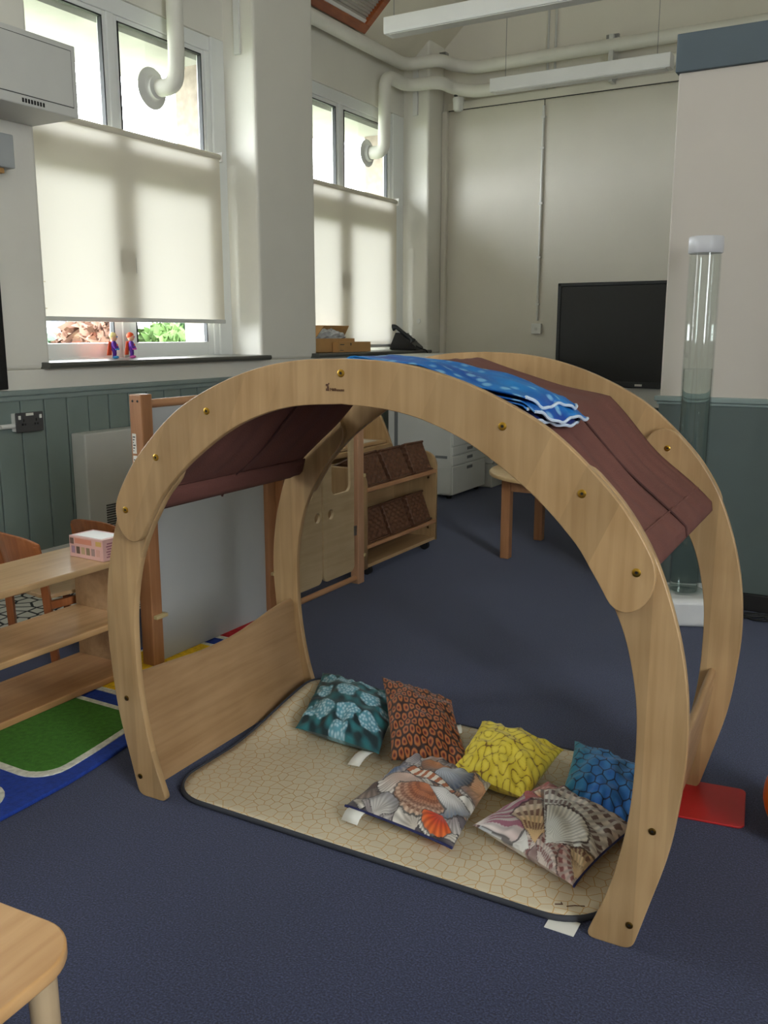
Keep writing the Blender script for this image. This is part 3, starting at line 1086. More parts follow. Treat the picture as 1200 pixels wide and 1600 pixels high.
# ------------------------------------------------------------------ the big wooden arch
XA, YA, RA = -1.058, 1.648, R(1.5)
arch = thing('den_arch', 'large maple play den of two arches joined by brown canvas and side boards', 'play den', (XA, YA, 0), RA)
OUT = [(.675, 0), (.70, .095), (.735, .235), (.752, .37), (.757, .48), (.747, .60), (.722, .71), (.682, .82), (.636, .90), (.585, .962), (.50, 1.042), (.42, 1.095), (.31, 1.145), (.20, 1.178), (.10, 1.193), (0, 1.197)]
INN = [(.577, 0), (.60, .06), (.630, .16), (.654, .30), (.660, .44), (.654, .55), (.630, .66), (.596, .74), (.56, .80), (.522, .855), (.437, .938), (.32, 1.02), (.22, 1.066), (.12, 1.091), (0, 1.1)]
NH = 90
ho, hi = catmull(OUT, NH), catmull(INN, NH)
mir = np.array([-1, 1])
FO = np.concatenate([ho * mir, ho[::-1][1:]])       # left foot .. apex .. right foot
FI = np.concatenate([hi * mir, hi[::-1][1:]])
FC, FW = (FO + FI) / 2, (FO - FI) / 2
RODS = [(-.647, .807), (-.371, 1.07), (0, 1.166), (.371, 1.07), (.647, .807)]
JOIN = [(-.536, .949), (.536, .949)]


def near(p):
    return int(np.argmin(np.linalg.norm(FC - np.array(p), axis=1)))


def band(i0, i1, cap0, cap1):
    """outline of a stretch of the arch with round or foot ends"""
    o = [tuple(p) for p in FO[i0:i1 + 1]]
    inn = [tuple(p) for p in FI[i0:i1 + 1]][::-1]
    def cap(i, sgn):
        t = FC[min(i + 1, len(FC) - 1)] - FC[max(i - 1, 0)]
        t = t / np.linalg.norm(t) * sgn
        hw = np.linalg.norm(FW[i])
        return [tuple(FC[i] + FW[i] * math.cos(a) + t * hw * math.sin(a)) for a in np.linspace(0, math.pi, 14)[1:-1]]
    def foot(i, sgn):
        # rounded bottom corners
        A, B = FO[i], FI[i]
        d = (B - A) / np.linalg.norm(B - A)
        r = .022
        def corner(P, din, nxt):
            up = (nxt - P) / np.linalg.norm(nxt - P)
            p0, p1 = P + up * r, P + din * r
            return [tuple(p0 * (1 - t) ** 2 + P * 2 * t * (1 - t) + p1 * t * t) for t in np.linspace(0, 1, 6)]
        nA, nB = FO[i + sgn * 6], FI[i + sgn * 6]
        return corner(A, d, nA) + corner(B, -d, nB)[::-1]
    pts = []
    if cap0 == 'foot':
        ft = foot(i0, 1)[::-1]
        o = o[5:]
        inn = inn[:-5]
        end0 = ft
    else:
        end0 = cap(i0, -1)[::-1]
    if cap1 == 'foot':
        ft = foot(i1, -1)
        o = o[:-5]
        inn = inn[5:]
        end1 = ft
    else:
        end1 = cap(i1, 1)
    return o + end1 + inn + end0


iL, iR = near(RODS[0]), near(RODS[4])
jL, jR = near(JOIN[0]), near(JOIN[1])
TH = .02
DEPTH = .83
for (ya_, yl_) in ((0.0, TH + .0005), (DEPTH - TH, DEPTH - 2 * TH - .0005)):
    plate('arch_top', [band(iL, iR, 'round', 'round')], TH, lambda a, b, c, y=ya_: (a, y + TH / 2 - c, b), M_mapled, arch)
    plate('arch_leg', [band(0, jL, 'foot', 'round')], TH, lambda a, b, c, y=yl_: (a, y + TH / 2 - c, b), M_maple, arch)
    plate('arch_leg', [band(jR, len(FC) - 1, 'round', 'foot')], TH, lambda a, b, c, y=yl_: (a, y + TH / 2 - c, b), M_maple, arch)


def bolt(x, z, y, r=.0085, s=-1, mat=None):
    b = MB().lathe([(r, 0), (r, .0012), (r * .82, .0022), (r * .4, .0022), (r * .38, .0012)], (0, 0, 0), 18)
    b.v = [(p[0] + x, y + s * p[2], p[1] + z) for p in b.v]
    o = b.build('bolt', mat or M_brass, arch, smooth=True)
    h = MB().lathe([(r * .36, 0), (r * .36, .0018)], (0, 0, 0), 6)
    h.v = [(p[0] + x, y + s * p[2], p[1] + z) for p in h.v]
    h.build('bolt_socket', M_hole, o)


for (x, z) in RODS + JOIN:
    bolt(x, z, 0)
for (x, z) in JOIN:
    bolt(x + .0, z, DEPTH - 2 * TH, .008)
FEETB = [(.702, .277), (.668, .056)]
M_brassd = paint('aged_brass', (120, 92, 46), .35, metal=1., var=.2)
for (x, z) in FEETB:
    for s in (-1, 1):
        bolt(s * x - .004 * (s < 0) * 0, z, TH, .0075, -1, M_brassd)

# dowels that carry the canvas
for (x, z) in RODS:
    MB().tube([(x, TH * 2, z), (x, DEPTH - TH * 2, z)], .012, 12).build('dowel_sleeve', M_fabric, arch, smooth=True)

# canvas: follows the dowels, hangs a little between them
y0c, y1c = TH * 2 + .006, DEPTH - TH * 2 - .006
prof = []
offs = .014
RP = [np.array(p) for p in RODS]
nrm = []
for i in range(5):
    d = RP[min(i + 1, 4)] - RP[max(i - 1, 0)]
    nn = np.array([-d[1], d[0]])
    nrm.append(nn / np.linalg.norm(nn))
for i in range(4):
    for k in range(16):
        t_ = k / 16
        p = RP[i] * (1 - t_) + RP[i + 1] * t_
        nn = nrm[i] * (1 - t_) + nrm[i + 1] * t_
        nn /= np.linalg.norm(nn)
        sag = -.010 * math.sin(math.pi * t_) ** 2
        prof.append((p + nn * (offs + sag), nn, i + t_))
prof.append((RP[4] + nrm[4] * offs, nrm[4], 4.))
# flaps past the end dowels
dL = (RP[0] - RP[1]) / np.linalg.norm(RP[0] - RP[1])
dR = (RP[4] - RP[3]) / np.linalg.norm(RP[4] - RP[3])
fl_ = lambda rod, d, nn, par: [(rod + d * L_ + nn * o_, nn, par) for L_, o_ in ((.040, .0), (.028, .004), (.016, .009), (.006, .013))]
nL = np.array([-dL[1], dL[0]]) * (1 if np.dot([-dL[1], dL[0]], nrm[0]) > 0 else -1)
nR = np.array([-dR[1], dR[0]]) * (1 if np.dot([-dR[1], dR[0]], nrm[4]) > 0 else -1)
prof = fl_(RP[0], dL, nL, 0.) + prof + fl_(RP[4], dR * .5, nR, 4.)[::-1]
NYC = 48
v, f = [], []
for (p, nn, par) in prof:
    for j in range(NYC + 1):
        y = y0c + (y1c - y0c) * j / NYC
        w = .0028 * math.sin(y * 41 + par * 1.3) + .0022 * math.sin(y * 83 - par * 2.1) * (.4 + .6 * abs(math.sin(par * 1.1)))
        w += .0020 * math.sin(par * 9 + y * 6) + (-.004 if j in (NYC // 2,) else 0)
        w *= .35 + .65 * abs(math.sin(math.pi * par)) if par not in (0., 4.) else .3
        q = p + nn * w
        v.append((q[0], y, q[1]))
m_ = NYC + 1
for i in range(len(prof) - 1):
    for j in range(NYC):
        f.append((i * m_ + j, i * m_ + j + 1, (i + 1) * m_ + j + 1, (i + 1) * m_ + j))
canvas = MB().add(v, f).build('canvas', M_fabric, arch, smooth=True)
canvas['label'] = 'brown canvas roof cloth'
sm = canvas.modifiers.new('thick', 'SOLIDIFY')
sm.thickness = .003
sm.offset = 0
for rod, nxt, d_, n_2, Lf in ((RP[0], RP[1], dL, nL, .040), (RP[4], RP[3], dR, nR, .020)):
    path = [rod - d_ * .05 + n_2 * .008, rod - d_ * .03 - n_2 * .004, rod - d_ * .012 - n_2 * .0145, rod + d_ * .004 - n_2 * .0150, rod + d_ * (Lf * .6) - n_2 * .005, rod + d_ * Lf]
    hv = [(q[0], y, q[1]) for q in path for y in np.linspace(y0c, y1c, 9)]
    hf = [(i * 9 + j, i * 9 + j + 1, (i + 1) * 9 + j + 1, (i + 1) * 9 + j) for i in range(len(path) - 1) for j in range(8)]
    ho_ = MB().add(hv, hf).build('hem_pocket', M_fabric, canvas, smooth=True)
    ho_.modifiers.new('thick', 'SOLIDIFY').thickness = .002
# stitched seam along the middle, hems along the dowels
ym = (y0c + y1c) / 2
for s_ in (.003, -.007):
    MB().tube([(p[0] + nn[0] * s_, ym + .004, p[1] + nn[1] * s_) for (p, nn, par) in prof], .003, 6).build('seam', paint('dark_brown_seam', (70, 38, 34), .9), canvas, smooth=True)
for par_t in (.12, 3.88):
    i = min(range(len(prof)), key=lambda q: abs(prof[q][2] - par_t))
    p, nn, _ = prof[i]
    MB().tube([(p[0] + nn[0] * .001, y0c, p[1] + nn[1] * .001), (p[0] + nn[0] * .001, y1c, p[1] + nn[1] * .001)], .0028, 6).build('hem_stitch', M_fabric, canvas, smooth=True)

# side boards between the legs, rounded top edge
def side_board(s):
    pts = []
    NY, prof2 = 40, []
    t2 = .010
    outl = []
    zt = lambda y: float(np.interp(y, (.04, .11, .21, .29, .35, .45, .52, .59, .68, .74, .79), (.345, .339, .331, .324, .321, .321, .326, .336, .351, .357, .359)))
    v, f = [], []
    ys = np.linspace(2 * TH, DEPTH - 2 * TH, NY + 1)
    for y in ys:
        top = zt(y)
        ring = []
        for (z, dx) in ((.028, -t2), (.15, -t2), (.27, -t2), (top - .01, -t2), (top - .003, -t2 * .7), (top, 0), (top - .003, t2 * .7), (top - .01, t2), (.27, t2), (.15, t2), (.028, t2)):
            xc_ = .640 + .05 * min(1, max(0, (z - .03) / .3)) ** .8
            ring.append((s * (xc_ + dx), y, z))
        v += ring
    n_ = 11
    for i in range(NY):
        for k in range(n_):
            f.append((i * n_ + k, i * n_ + (k + 1) % n_, (i + 1) * n_ + (k + 1) % n_, (i + 1) * n_ + k))
    f.append(tuple(range(n_)))
    f.append(tuple(NY * n_ + k for k in range(n_)))
    MB().add(v, f).build('side_board', M_mapley, arch, smooth=True)


side_board(-1)
side_board(1)
# maker's mark
lettering('maker_mark', 'Millhouse', .0095, lambda a, b, c: (a - .0280, -.0008 - c, b + 1.1275), M_ink, arch)
MB().box(-.0385, -.0300, -.0012, 0, 1.1275, 1.1325).box(-.0355, -.0305, -.0012, 0, 1.1325, 1.1375).box(-.0385, -.0315, -.0012, 0, 1.1375, 1.1425).box(-.0325, -.0295, -.0012, 0, 1.1415, 1.1445).build('maker_icon', M_ink, arch, bevel=.0006)

# folded blue cloth on the canvas
cl = thing('folded_cloth', 'folded bright blue ocean print cloth lying on the canvas roof', 'cloth', (XA, YA, 0), RA)


def roof_pt(par, h):
    """point over the canvas at dowel parameter par, h above it"""
    i = min(3, int(par))
    t_ = par - i
    p = RP[i] * (1 - t_) + RP[i + 1] * t_
    nn = nrm[i] * (1 - t_) + nrm[i + 1] * t_
    nn /= np.linalg.norm(nn)
    return p + nn * (offs + .004 + h), nn


m, nt, bs = new_mat('ocean_print_cloth')
tc = nt.nodes.new('ShaderNodeTexCoord')
vo = nt.nodes.new('ShaderNodeTexVoronoi')
vo.inputs['Scale'].default_value = 26
vo.inputs['Randomness'].default_value = 1
link(nt, tc.outputs['Object'], vo.inputs['Vector'])
no = nt.nodes.new('ShaderNodeTexNoise')
no.inputs['Scale'].default_value = 7
no.inputs['Detail'].default_value = 4
link(nt, tc.outputs['Object'], no.inputs['Vector'])
r1 = nt.nodes.new('ShaderNodeValToRGB')
r1.color_ramp.elements[0].position, r1.color_ramp.elements[1].position = .35, .7
r1.color_ramp.elements[0].color = (*lin((8, 62, 150)), 1)
r1.color_ramp.elements[1].color = (*lin((20, 128, 200)), 1)
link(nt, no.outputs['Fac'], r1.inputs['Fac'])
r2 = nt.nodes.new('ShaderNodeValToRGB')
r2.color_ramp.elements[0].position, r2.color_ramp.elements[1].position = .2, .36
r2.color_ramp.elements[0].color = (.55, .55, .55, 1)
r2.color_ramp.elements[1].color = (0, 0, 0, 1)
link(nt, vo.outputs['Distance'], r2.inputs['Fac'])
mxc = nt.nodes.new('ShaderNodeMix')
mxc.data_type = 'RGBA'
link(nt, r2.outputs['Color'], mxc.inputs['Factor'])
link(nt, r1.outputs['Color'], mxc.inputs[6])
mxc.inputs[7].default_value = (*lin((150, 206, 232)), 1)
link(nt, mxc.outputs[2], bs.inputs['Base Color'])
bs.inputs['Roughness'].default_value = .6
M_ocean = m
M_hemw = paint('pale_hem', (196, 210, 226), .8)
M_navyc = paint('navy_cloth', (16, 38, 104), .8)
NF = 5
for L_ in range(NF):
    v, f = [], []
    NU, NV = 36, 22
    h0 = .006 + .0085 * L_
    far = (.35, .36, .37, .38, .36)[L_]
    end = (3.13, 3.17, 3.12, 3.18, 3.10)[L_]
    for i in range(NU + 1):
        u = i / NU
        for j in range(NV + 1):
            w = j / NV
            y = .046 + (far * (.72 + .28 * u) - .046) * w + .012 * math.sin(u * 7 + L_) * w
            e2 = end - .09 * (1 - w) ** 2 - .05 * max(0, (w - .8) / .2) ** 2 + .014 * math.sin(w * 11 + L_ * 1.3)
            par = 1.93 + (e2 - 1.93) * u
            h = h0 + .0045 * math.sin(u * 13 + w * 5 + L_ * .35) * (.4 + .6 * u) + .005 * math.sin(w * 9 - u * 5 + L_ * .3) * u + .002 * math.sin(w * 31 + u * 17)
            h *= .25 + .75 * min(1, u * 2.2 + .1)
            h = max(h, .002 + .004 * L_ * (.3 + .7 * u))
            # rounded fold at the far side
            h *= 1 - .55 * max(0, (w - .86) / .14) ** 2
            p, nn = roof_pt(par, h)
            v.append((p[0], y, p[1]))
    q = NV + 1
    for i in range(NU):
        for j in range(NV):
            f.append((i * q + j, i * q + j + 1, (i + 1) * q + j + 1, (i + 1) * q + j))
    o = MB().add(v, f).build('fold', M_ocean if L_ != 1 else M_navyc, cl, smooth=True)
    o.modifiers.new('thick', 'SOLIDIFY').thickness = .003
    rim = [v[NU * q + j] for j in range(NV + 1)]
    MB().tube(catmull(rim, 40), .0035, 6).build('hem', M_hemw, o, smooth=True)

# ------------------------------------------------------------------ play mat in the arch
pm = thing('play_mat', 'cream play mat with honeycomb crack print and dark rim under the arch', 'mat', (-1.07, 2.085, 0), R(.6))
outl = np.array(rrect(-.612, .612, -.395, .395, .13, 12))
outl = np.concatenate([np.linspace(outl[i], outl[(i + 1) % len(outl)], 10 if np.linalg.norm(outl[i] - outl[(i + 1) % len(outl)]) > .2 else 1, endpoint=False) for i in range(len(outl))])


def mat_lift(x, y):
    a = min(1, max(0, (-x - .42) / .2))
    b = min(1, max(0, (y + .12) / .45))
    a, b = a * a * (3 - 2 * a), b * b * (3 - 2 * b)
    return .085 * a * b


v, f = [], []
K = 22
no_ = len(outl)
for k in range(1, K + 1):
    for p in outl:
        q = p * k / K
        v.append((q[0] + mat_lift(*q) * .25, q[1], .013 + mat_lift(*q)))
v.append((0, 0, .013))
for k in range(K - 1):
    for i in range(no_):
        f.append((k * no_ + i, k * no_ + (i + 1) % no_, (k + 1) * no_ + (i + 1) % no_, (k + 1) * no_ + i))
f += [(len(v) - 1, i, (i + 1) % no_) for i in range(no_)]
o = MB().add(v, f).build('mat_sheet', M_matp, pm, smooth=True)
sd = o.modifiers.new('thick', 'SOLIDIFY')
sd.thickness = .010
sd.offset = -1
rim = [(p[0] + mat_lift(*p) * .25, p[1], .0085 + mat_lift(*p)) for p in outl]
rm = MB()
n_ = 8
rv, rf = [], []
for i, p in enumerate(outl):
    a, b = outl[i - 1], outl[(i + 1) % no_]
    t_ = (b - a) / np.linalg.norm(b - a)
    nx, ny = t_[1], -t_[0]
    for k in range(n_):
        an = 2 * math.pi * k / n_
        rv.append((rim[i][0] + nx * .006 * math.cos(an), rim[i][1] + ny * .006 * math.cos(an), rim[i][2] + .0075 * math.sin(an)))
for i in range(no_):
    for k in range(n_):
        rf.append((i * n_ + k, i * n_ + (k + 1) % n_, ((i + 1) % no_) * n_ + (k + 1) % n_, ((i + 1) % no_) * n_ + k))
rm.add(rv, rf).build('edge_binding', paint('dark_binding', (50, 52, 60), .7), pm, smooth=True)
MB().tube([(.50, -.355, .0142), (.515, -.347, .0142), (.51, -.342, .0142)], .0012, 6).tube([(.525, -.35, .0142), (.54, -.338, .0142), (.56, -.33, .0142)], .001, 6).build('maker_mark', M_ink, pm)
MB().box(.50, .565, -.425, -.375, .001, .0022).build('care_label', M_paper, pm)

# ------------------------------------------------------------------ cushions
NG = 150
U, V = np.meshgrid(np.linspace(0, 1, NG), np.linspace(0, 1, NG), indexing='ij')


def smooth(e0, e1, x):
    t = np.clip((x - e0) / (e1 - e0), 0, 1)
    return t * t * (3 - 2 * t)


def L3(c):
    return np.array(lin(c))


def mix3(a, b, t):
    return a * (1 - t[..., None]) + b * t[..., None]


def bandnoise(f0, width, seed):
    g = np.random.default_rng(seed)
    n = 192
    F = np.fft.fft2(g.normal(size=(n, n)))
    k = np.fft.fftfreq(n) * n
    rr = np.hypot(*np.meshgrid(k, k, indexing='ij'))
    F *= np.exp(-((rr - f0) / width) ** 2)
    o = np.real(np.fft.ifft2(F))
    o /= o.std()
    ii = np.linspace(0, n - 1, NG).astype(int)
    return o[np.ix_(ii, ii)]


def worley(pts):
    d = np.hypot(U[..., None] - pts[:, 0], V[..., None] - pts[:, 1])
    i = d.argmin(-1)
    s = np.partition(d, 1, -1)
    return s[..., 0], s[..., 1], i


def jitter(n, j, seed):
    g = np.random.default_rng(seed)
    a = np.array([((i + .5 + (k % 2) * .5) / n, (k + .5) / n) for i in range(-1, n + 1) for k in range(-1, n + 1)])
    return a + g.uniform(-j, j, a.shape) / n


def pr_teal():
    img = np.tile(L3((14, 44, 50)), (NG, NG, 1))
    img = mix3(img, L3((44, 120, 128)), np.clip(bandnoise(6, 3, 3) * .4 + .35, 0, 1))
    g = np.random.default_rng(5)
    d1, d2, i1 = worley(jitter(26, .35, 8))
    dots = 1 - smooth(.006, .020, d1)
    blobs = [(.14, .82, .10), (.36, .84, .12), (.62, .86, .11), (.86, .8, .10), (.16, .52, .12), (.45, .60, .15), (.74, .58, .13), (.25, .25, .15), (.55, .27, .14), (.82, .26, .13), (.08, .2, .09), (.95, .5, .08), (.5, .05, .12)]
    for (a, b, r) in blobs:
        w = np.hypot((U - a) * 1.0, (V - b) * 1.15) + bandnoise(7, 3, int(a * 100)) * .012
        m = 1 - smooth(r * .8, r, w)
        img = mix3(img, L3((104, 170, 192)), m * .85)
        img = mix3(img, L3((196, 226, 236)), m * dots * .85)
    return img


def pr_coral():
    d1, d2, i1 = worley(jitter(11, .2, 21))
    q = d1 / (d1 + d2) * 2
    img = np.tile(L3((48, 20, 10)), (NG, NG, 1))
    img = mix3(img, L3((174, 102, 50)), smooth(.84, .70, q))
    img = mix3(img, L3((128, 52, 22)), smooth(.5, .38, q))
    img = mix3(img, L3((80, 20, 10)), smooth(.32, .22, q))
    return img


def pr_brain():
    b = bandnoise(7.2, 1.2, 44)
    img = mix3(np.tile(L3((216, 192, 44)), (NG, NG, 1)), L3((234, 214, 74)), np.clip(np.abs(b) * .6, 0, 1))
    img = mix3(img, L3((120, 84, 22)), 1 - smooth(.07, .22, np.abs(b)))
    return img


def pr_scales():
    n = 7
    pts = np.array([((i + .5 * (k % 2)) / n, (k + .5) / (n * 1.25)) for i in range(-1, n + 2) for k in range(-1, int(n * 1.25) + 2)])
    pts += np.random.default_rng(3).uniform(-.006, .006, pts.shape)
    d1, d2, i1 = worley(pts)
    e = d2 - d1
    base = mix3(np.tile(L3((22, 96, 176)), (NG, NG, 1)), L3((70, 150, 214)), np.clip(V * .8 + bandnoise(6, 4, 9) * .14, 0, 1))
    base = mix3(base, L3((22, 112, 124)), np.clip(1 - U * 2.6, 0, 1))
    return mix3(base, L3((10, 22, 48)), 1 - smooth(.006, .018, e))


def fan(img, a, b, ang, r, amax, ribs, c1, c2, c3=None, bars=0, edge=(40, 34, 34)):
    """one scallop: hinge at (a, b), opening towards ang"""
    du, dv = U - a, V - b
    rr = np.hypot(du, dv)
    th = (np.arctan2(dv, du) - R(ang) + math.pi) % (2 * math.pi) - math.pi
    q = th / R(amax)
    rim = r * (1 - .18 * q ** 2 + .012 * np.cos(th * ribs))
    inside = ((np.abs(q) < 1) & (rr < rim)).astype(float)
    rib = .5 + .5 * np.cos(th * ribs)
    t = np.clip(rr / r, 0, 1)
    c = mix3(np.tile(L3(c1), (NG, NG, 1)), L3(c2), smooth(.35, 1., t))
    c = mix3(c, L3(c1) * .35, (1 - rib) * .6 * smooth(.08, .3, t))
    if c3 is not None:
        k = (np.sin(t * bars + 1.5 * np.cos(th * 3)) > .0).astype(float) * smooth(.25, .45, rib) * smooth(.12, .3, t)
        c = mix3(c, L3(c3), k * .85)
    halo = ((np.abs(q) < 1.06) & (rr < rim * 1.05)).astype(float)
    img = mix3(img, L3(edge), halo * .8)
    return mix3(img, c, np.ones_like(U) * inside)


def shell(img, cu, cv, ang, r, *a, **k):
    """scallop by its middle"""
    return fan(img, cu - math.cos(R(ang)) * r * .5, cv - math.sin(R(ang)) * r * .5, ang, r, *a, **k)


def pr_shells():
    g = np.random.default_rng(4)
    img = mix3(np.tile(L3((50, 44, 50)), (NG, NG, 1)), L3((96, 88, 92)), np.clip(bandnoise(7, 4, 60) * .3 + .4, 0, 1))
    pal = [((150, 140, 140), (206, 198, 192)), ((176, 150, 130), (214, 200, 186)), ((110, 104, 116), (170, 166, 176)), ((190, 180, 168), (226, 220, 210)), ((120, 84, 66), (180, 140, 112))]
    for i in range(6):
        for k in range(6):
            c = pal[g.integers(len(pal))]
            img = shell(img, (i + .5) / 6 + g.uniform(-.05, .05), (k + .5) / 6 + g.uniform(-.05, .05), g.uniform(0, 360), g.uniform(.16, .22), g.uniform(50, 75), g.integers(20, 36), *c, edge=(44, 38, 42))
    S = [(.07, .22, 300, .24, 60, 26, (92, 74, 66), (150, 132, 122)), (.08, .55, 300, .26, 50, 26, (96, 120, 160), (176, 160, 150)),
         (.17, .80, 250, .22, 70, 26, (150, 142, 146), (206, 200, 200)), (.30, .90, 200, .24, 65, 26, (176, 150, 138), (214, 204, 196)),
         (.56, .92, 290, .26, 55, 26, (120, 108, 110), (196, 186, 182)), (.80, .92, 250, .22, 60, 26, (130, 122, 126), (190, 182, 180)),
         (.43, .76, 285, .20, 75, 30, (196, 132, 88), (120, 88, 74)), (.90, .72, 220, .27, 72, 40, (222, 170, 130), (140, 116, 112)),
         (.66, .72, 335, .36, 60, 44, (196, 202, 214), (24, 42, 74)), (.93, .42, 120, .2, 60, 10, (214, 206, 194), (226, 222, 214)),
         (.30, .36, 265, .34, 66, 48, (206, 176, 160), (222, 216, 208)), (.77, .36, 275, .30, 68, 48, (226, 222, 218), (96, 110, 128)),
         (.54, .26, 262, .34, 68, 40, (176, 104, 66), (206, 176, 152)), (.30, .10, 80, .22, 60, 26, (200, 194, 188), (150, 146, 150))]
    for s in S:
        img = shell(img, *s, c3=(112, 62, 40) if s[:2] == (.54, .26) else None, bars=30)
    img = shell(img, .80, .12, 262, .20, 60, 20, (206, 56, 14), (228, 112, 44))
    # banded spire shell
    a, b = np.array([.24, .60]), np.array([.78, .52])
    d = (b - a) / np.linalg.norm(b - a)
    s_ = ((U - a[0]) * d[0] + (V - a[1]) * d[1]) / np.linalg.norm(b - a)
    w = np.abs(-(U - a[0]) * d[1] + (V - a[1]) * d[0])
    ins = ((s_ > 0) & (s_ < 1) & (w < .06 * (1 - .65 * np.abs(s_ - .25)))).astype(float)
    cc = mix3(np.tile(L3((232, 220, 204)), (NG, NG, 1)), L3((176, 98, 56)), (np.sin(s_ * 40) > 0).astype(float))
    img = mix3(img, L3((40, 32, 32)), ((s_ > -.02) & (s_ < 1.03) & (w < .07 * (1 - .6 * np.abs(s_ - .25)))).astype(float))
    return mix3(img, cc, ins)


def pr_pink():
    g = np.random.default_rng(9)
    img = mix3(np.tile(L3((196, 176, 172)), (NG, NG, 1)), L3((96, 50, 52)), np.clip(bandnoise(8, 4, 77) * .4 + .3, 0, 1))
    for i in range(5):
        for k in range(5):
            img = shell(img, (i + .5) / 5 + g.uniform(-.05, .05), (k + .5) / 5 + g.uniform(-.05, .05), g.uniform(0, 360), .26, 60, 26, (228, 214, 206), (206, 170, 160), (120, 48, 52), 22, edge=(60, 34, 36))
    E_ = dict(edge=(48, 26, 28))
    img = fan(img, .55, .02, 172, .50, 34, 60, (232, 230, 226), (206, 212, 218), **E_)
    img = fan(img, -.02, .02, 45, .50, 46, 26, (232, 220, 216), (222, 200, 196), (142, 52, 92), .2, **E_)
    img = fan(img, .58, .06, 122, .50, 34, 40, (226, 190, 140), (222, 206, 190), (88, 30, 22), 20, **E_)
    img = fan(img, .20, .42, 98, .56, 36, 46, (186, 92, 92), (222, 176, 166), (158, 64, 70), 14, **E_)
    img = fan(img, .40, .50, 112, .36, 44, 36, (226, 150, 84), (234, 228, 214), (206, 96, 40), 7, **E_)
    img = fan(img, .98, .05, 100, .62, 30, 40, (226, 200, 160), (214, 150, 84), (86, 28, 26), 34, **E_)
    img = fan(img, .65, .12, 82, .92, 46, 66, (236, 236, 230), (222, 206, 192), (74, 22, 26), 40, **E_)
    img = fan(img, .65, .12, 84, .44, 40, 66, (238, 238, 232), (228, 224, 214), **E_)
    return img


def cushion(label, corners, T, img, mat_name, pinch=.07, flop=(), base=.0145):
    """cushion through four corner points: c00, c10, c11, c01 (print u runs c00 to c10, v runs c00 to c01)"""
    c = [np.array(p, float) for p in corners]
    cen = sum(c) / 4
    t = thing('cushion', label, 'cushion', (cen[0], cen[1], base), 0, 'printed cushions on the play mat')
    uu = U + pinch * (.5 - U) * (4 * V * (1 - V)) ** .8 * 1.0
    vv = V + pinch * (.5 - V) * (4 * U * (1 - U)) ** .8 * 1.0
    P = ((1 - uu) * (1 - vv))[..., None] * c[0] + (uu * (1 - vv))[..., None] * c[1] + (uu * vv)[..., None] * c[2] + ((1 - uu) * vv)[..., None] * c[3]
    N = np.cross(c[2] - c[0], c[3] - c[1])
    N /= np.linalg.norm(N)
    if N[2] < 0:
        N = -N
    s = (np.sin(np.pi * U) * np.sin(np.pi * V)).clip(0) ** .5
    g = np.random.default_rng(int(abs(cen[0] * 1e4)))
    cr = bandnoise(3.5, 2, g.integers(1000)) * .0035 * smooth(0, .4, s)
    edge = np.minimum(np.minimum(U, 1 - U), np.minimum(V, 1 - V))
    cr = cr + .003 * np.sin(np.arctan2(V - .5, U - .5) * 22) * smooth(.0, .05, edge) * smooth(.22, .06, edge)
    top = P + N * (T * .5 * s + cr)[..., None]
    bot = P - N * (T * .5 * s)[..., None]
    zmin = base + .001
    top[..., 2] = np.maximum(top[..., 2], zmin + .004)
    bot[..., 2] = np.maximum(bot[..., 2], zmin)
    org = np.array([cen[0], cen[1], base])
    vt = (top - org).reshape(-1, 3)
    step = 5
    idx = list(range(0, NG, step))
    if idx[-1] != NG - 1:
        idx.append(NG - 1)
    # underside coarser, sharing the outline row by row
    vb = (bot - org)[np.ix_(idx, idx)].reshape(-1, 3)
    n0 = NG * NG
    f = []
    I = np.arange(NG * NG).reshape(NG, NG)
    q = np.stack([I[:-1, :-1], I[1:, :-1], I[1:, 1:], I[:-1, 1:]], -1).reshape(-1, 4)
    f = [tuple(int(a) for a in r) for r in q]
    J = np.arange(len(idx) ** 2).reshape(len(idx), len(idx)) + n0
    q = np.stack([J[:-1, :-1], J[:-1, 1:], J[1:, 1:], J[1:, :-1]], -1).reshape(-1, 4)
    f += [tuple(int(a) for a in r) for r in q]
    me = bpy.data.meshes.new('cover')
    me.from_pydata([tuple(p) for p in np.concatenate([vt, vb])], [], f)
    ca = me.color_attributes.new('print', 'FLOAT_COLOR', 'POINT')
    full = np.concatenate([img.reshape(-1, 3), img[np.ix_(idx, idx)].reshape(-1, 3)])
    rgba = np.concatenate([full, np.ones((len(full), 1))], 1).astype(np.float32)
    ca.data.foreach_set('color', rgba.ravel())
    o = finish('cover', me, attr_mat(mat_name), t, smooth=True)
    return t, top - org


def edge_tube(t, top, side, name, mat, r=.0035):
    row = {'v0': top[:, 0], 'v1': top[:, -1], 'u0': top[0, :], 'u1': top[-1, :]}[side]
    MB().tube([tuple(p) for p in row[::4]], r, 6).build(name, mat, t, smooth=True)


def cloth_tag(t, p, d, w, name='care_tag', drop=.0):
    """little white sewn-in tag: root p, direction d (local), width vector w"""
    p, d, w = np.array(p), np.array(d), np.array(w)
    v = []
    for i in range(5):
        s = i / 4
        q = p + d * s + np.array([0, 0, .008 * math.sin(s * 3.1)])
        v += [tuple(q - w / 2), tuple(q + w / 2)]
    o = MB().add(v, [(2 * i, 2 * i + 1, 2 * i + 3, 2 * i + 2) for i in range(4)]).build(name, M_paper, t, smooth=True)
    o.modifiers.new('thick', 'SOLIDIFY').thickness = .001


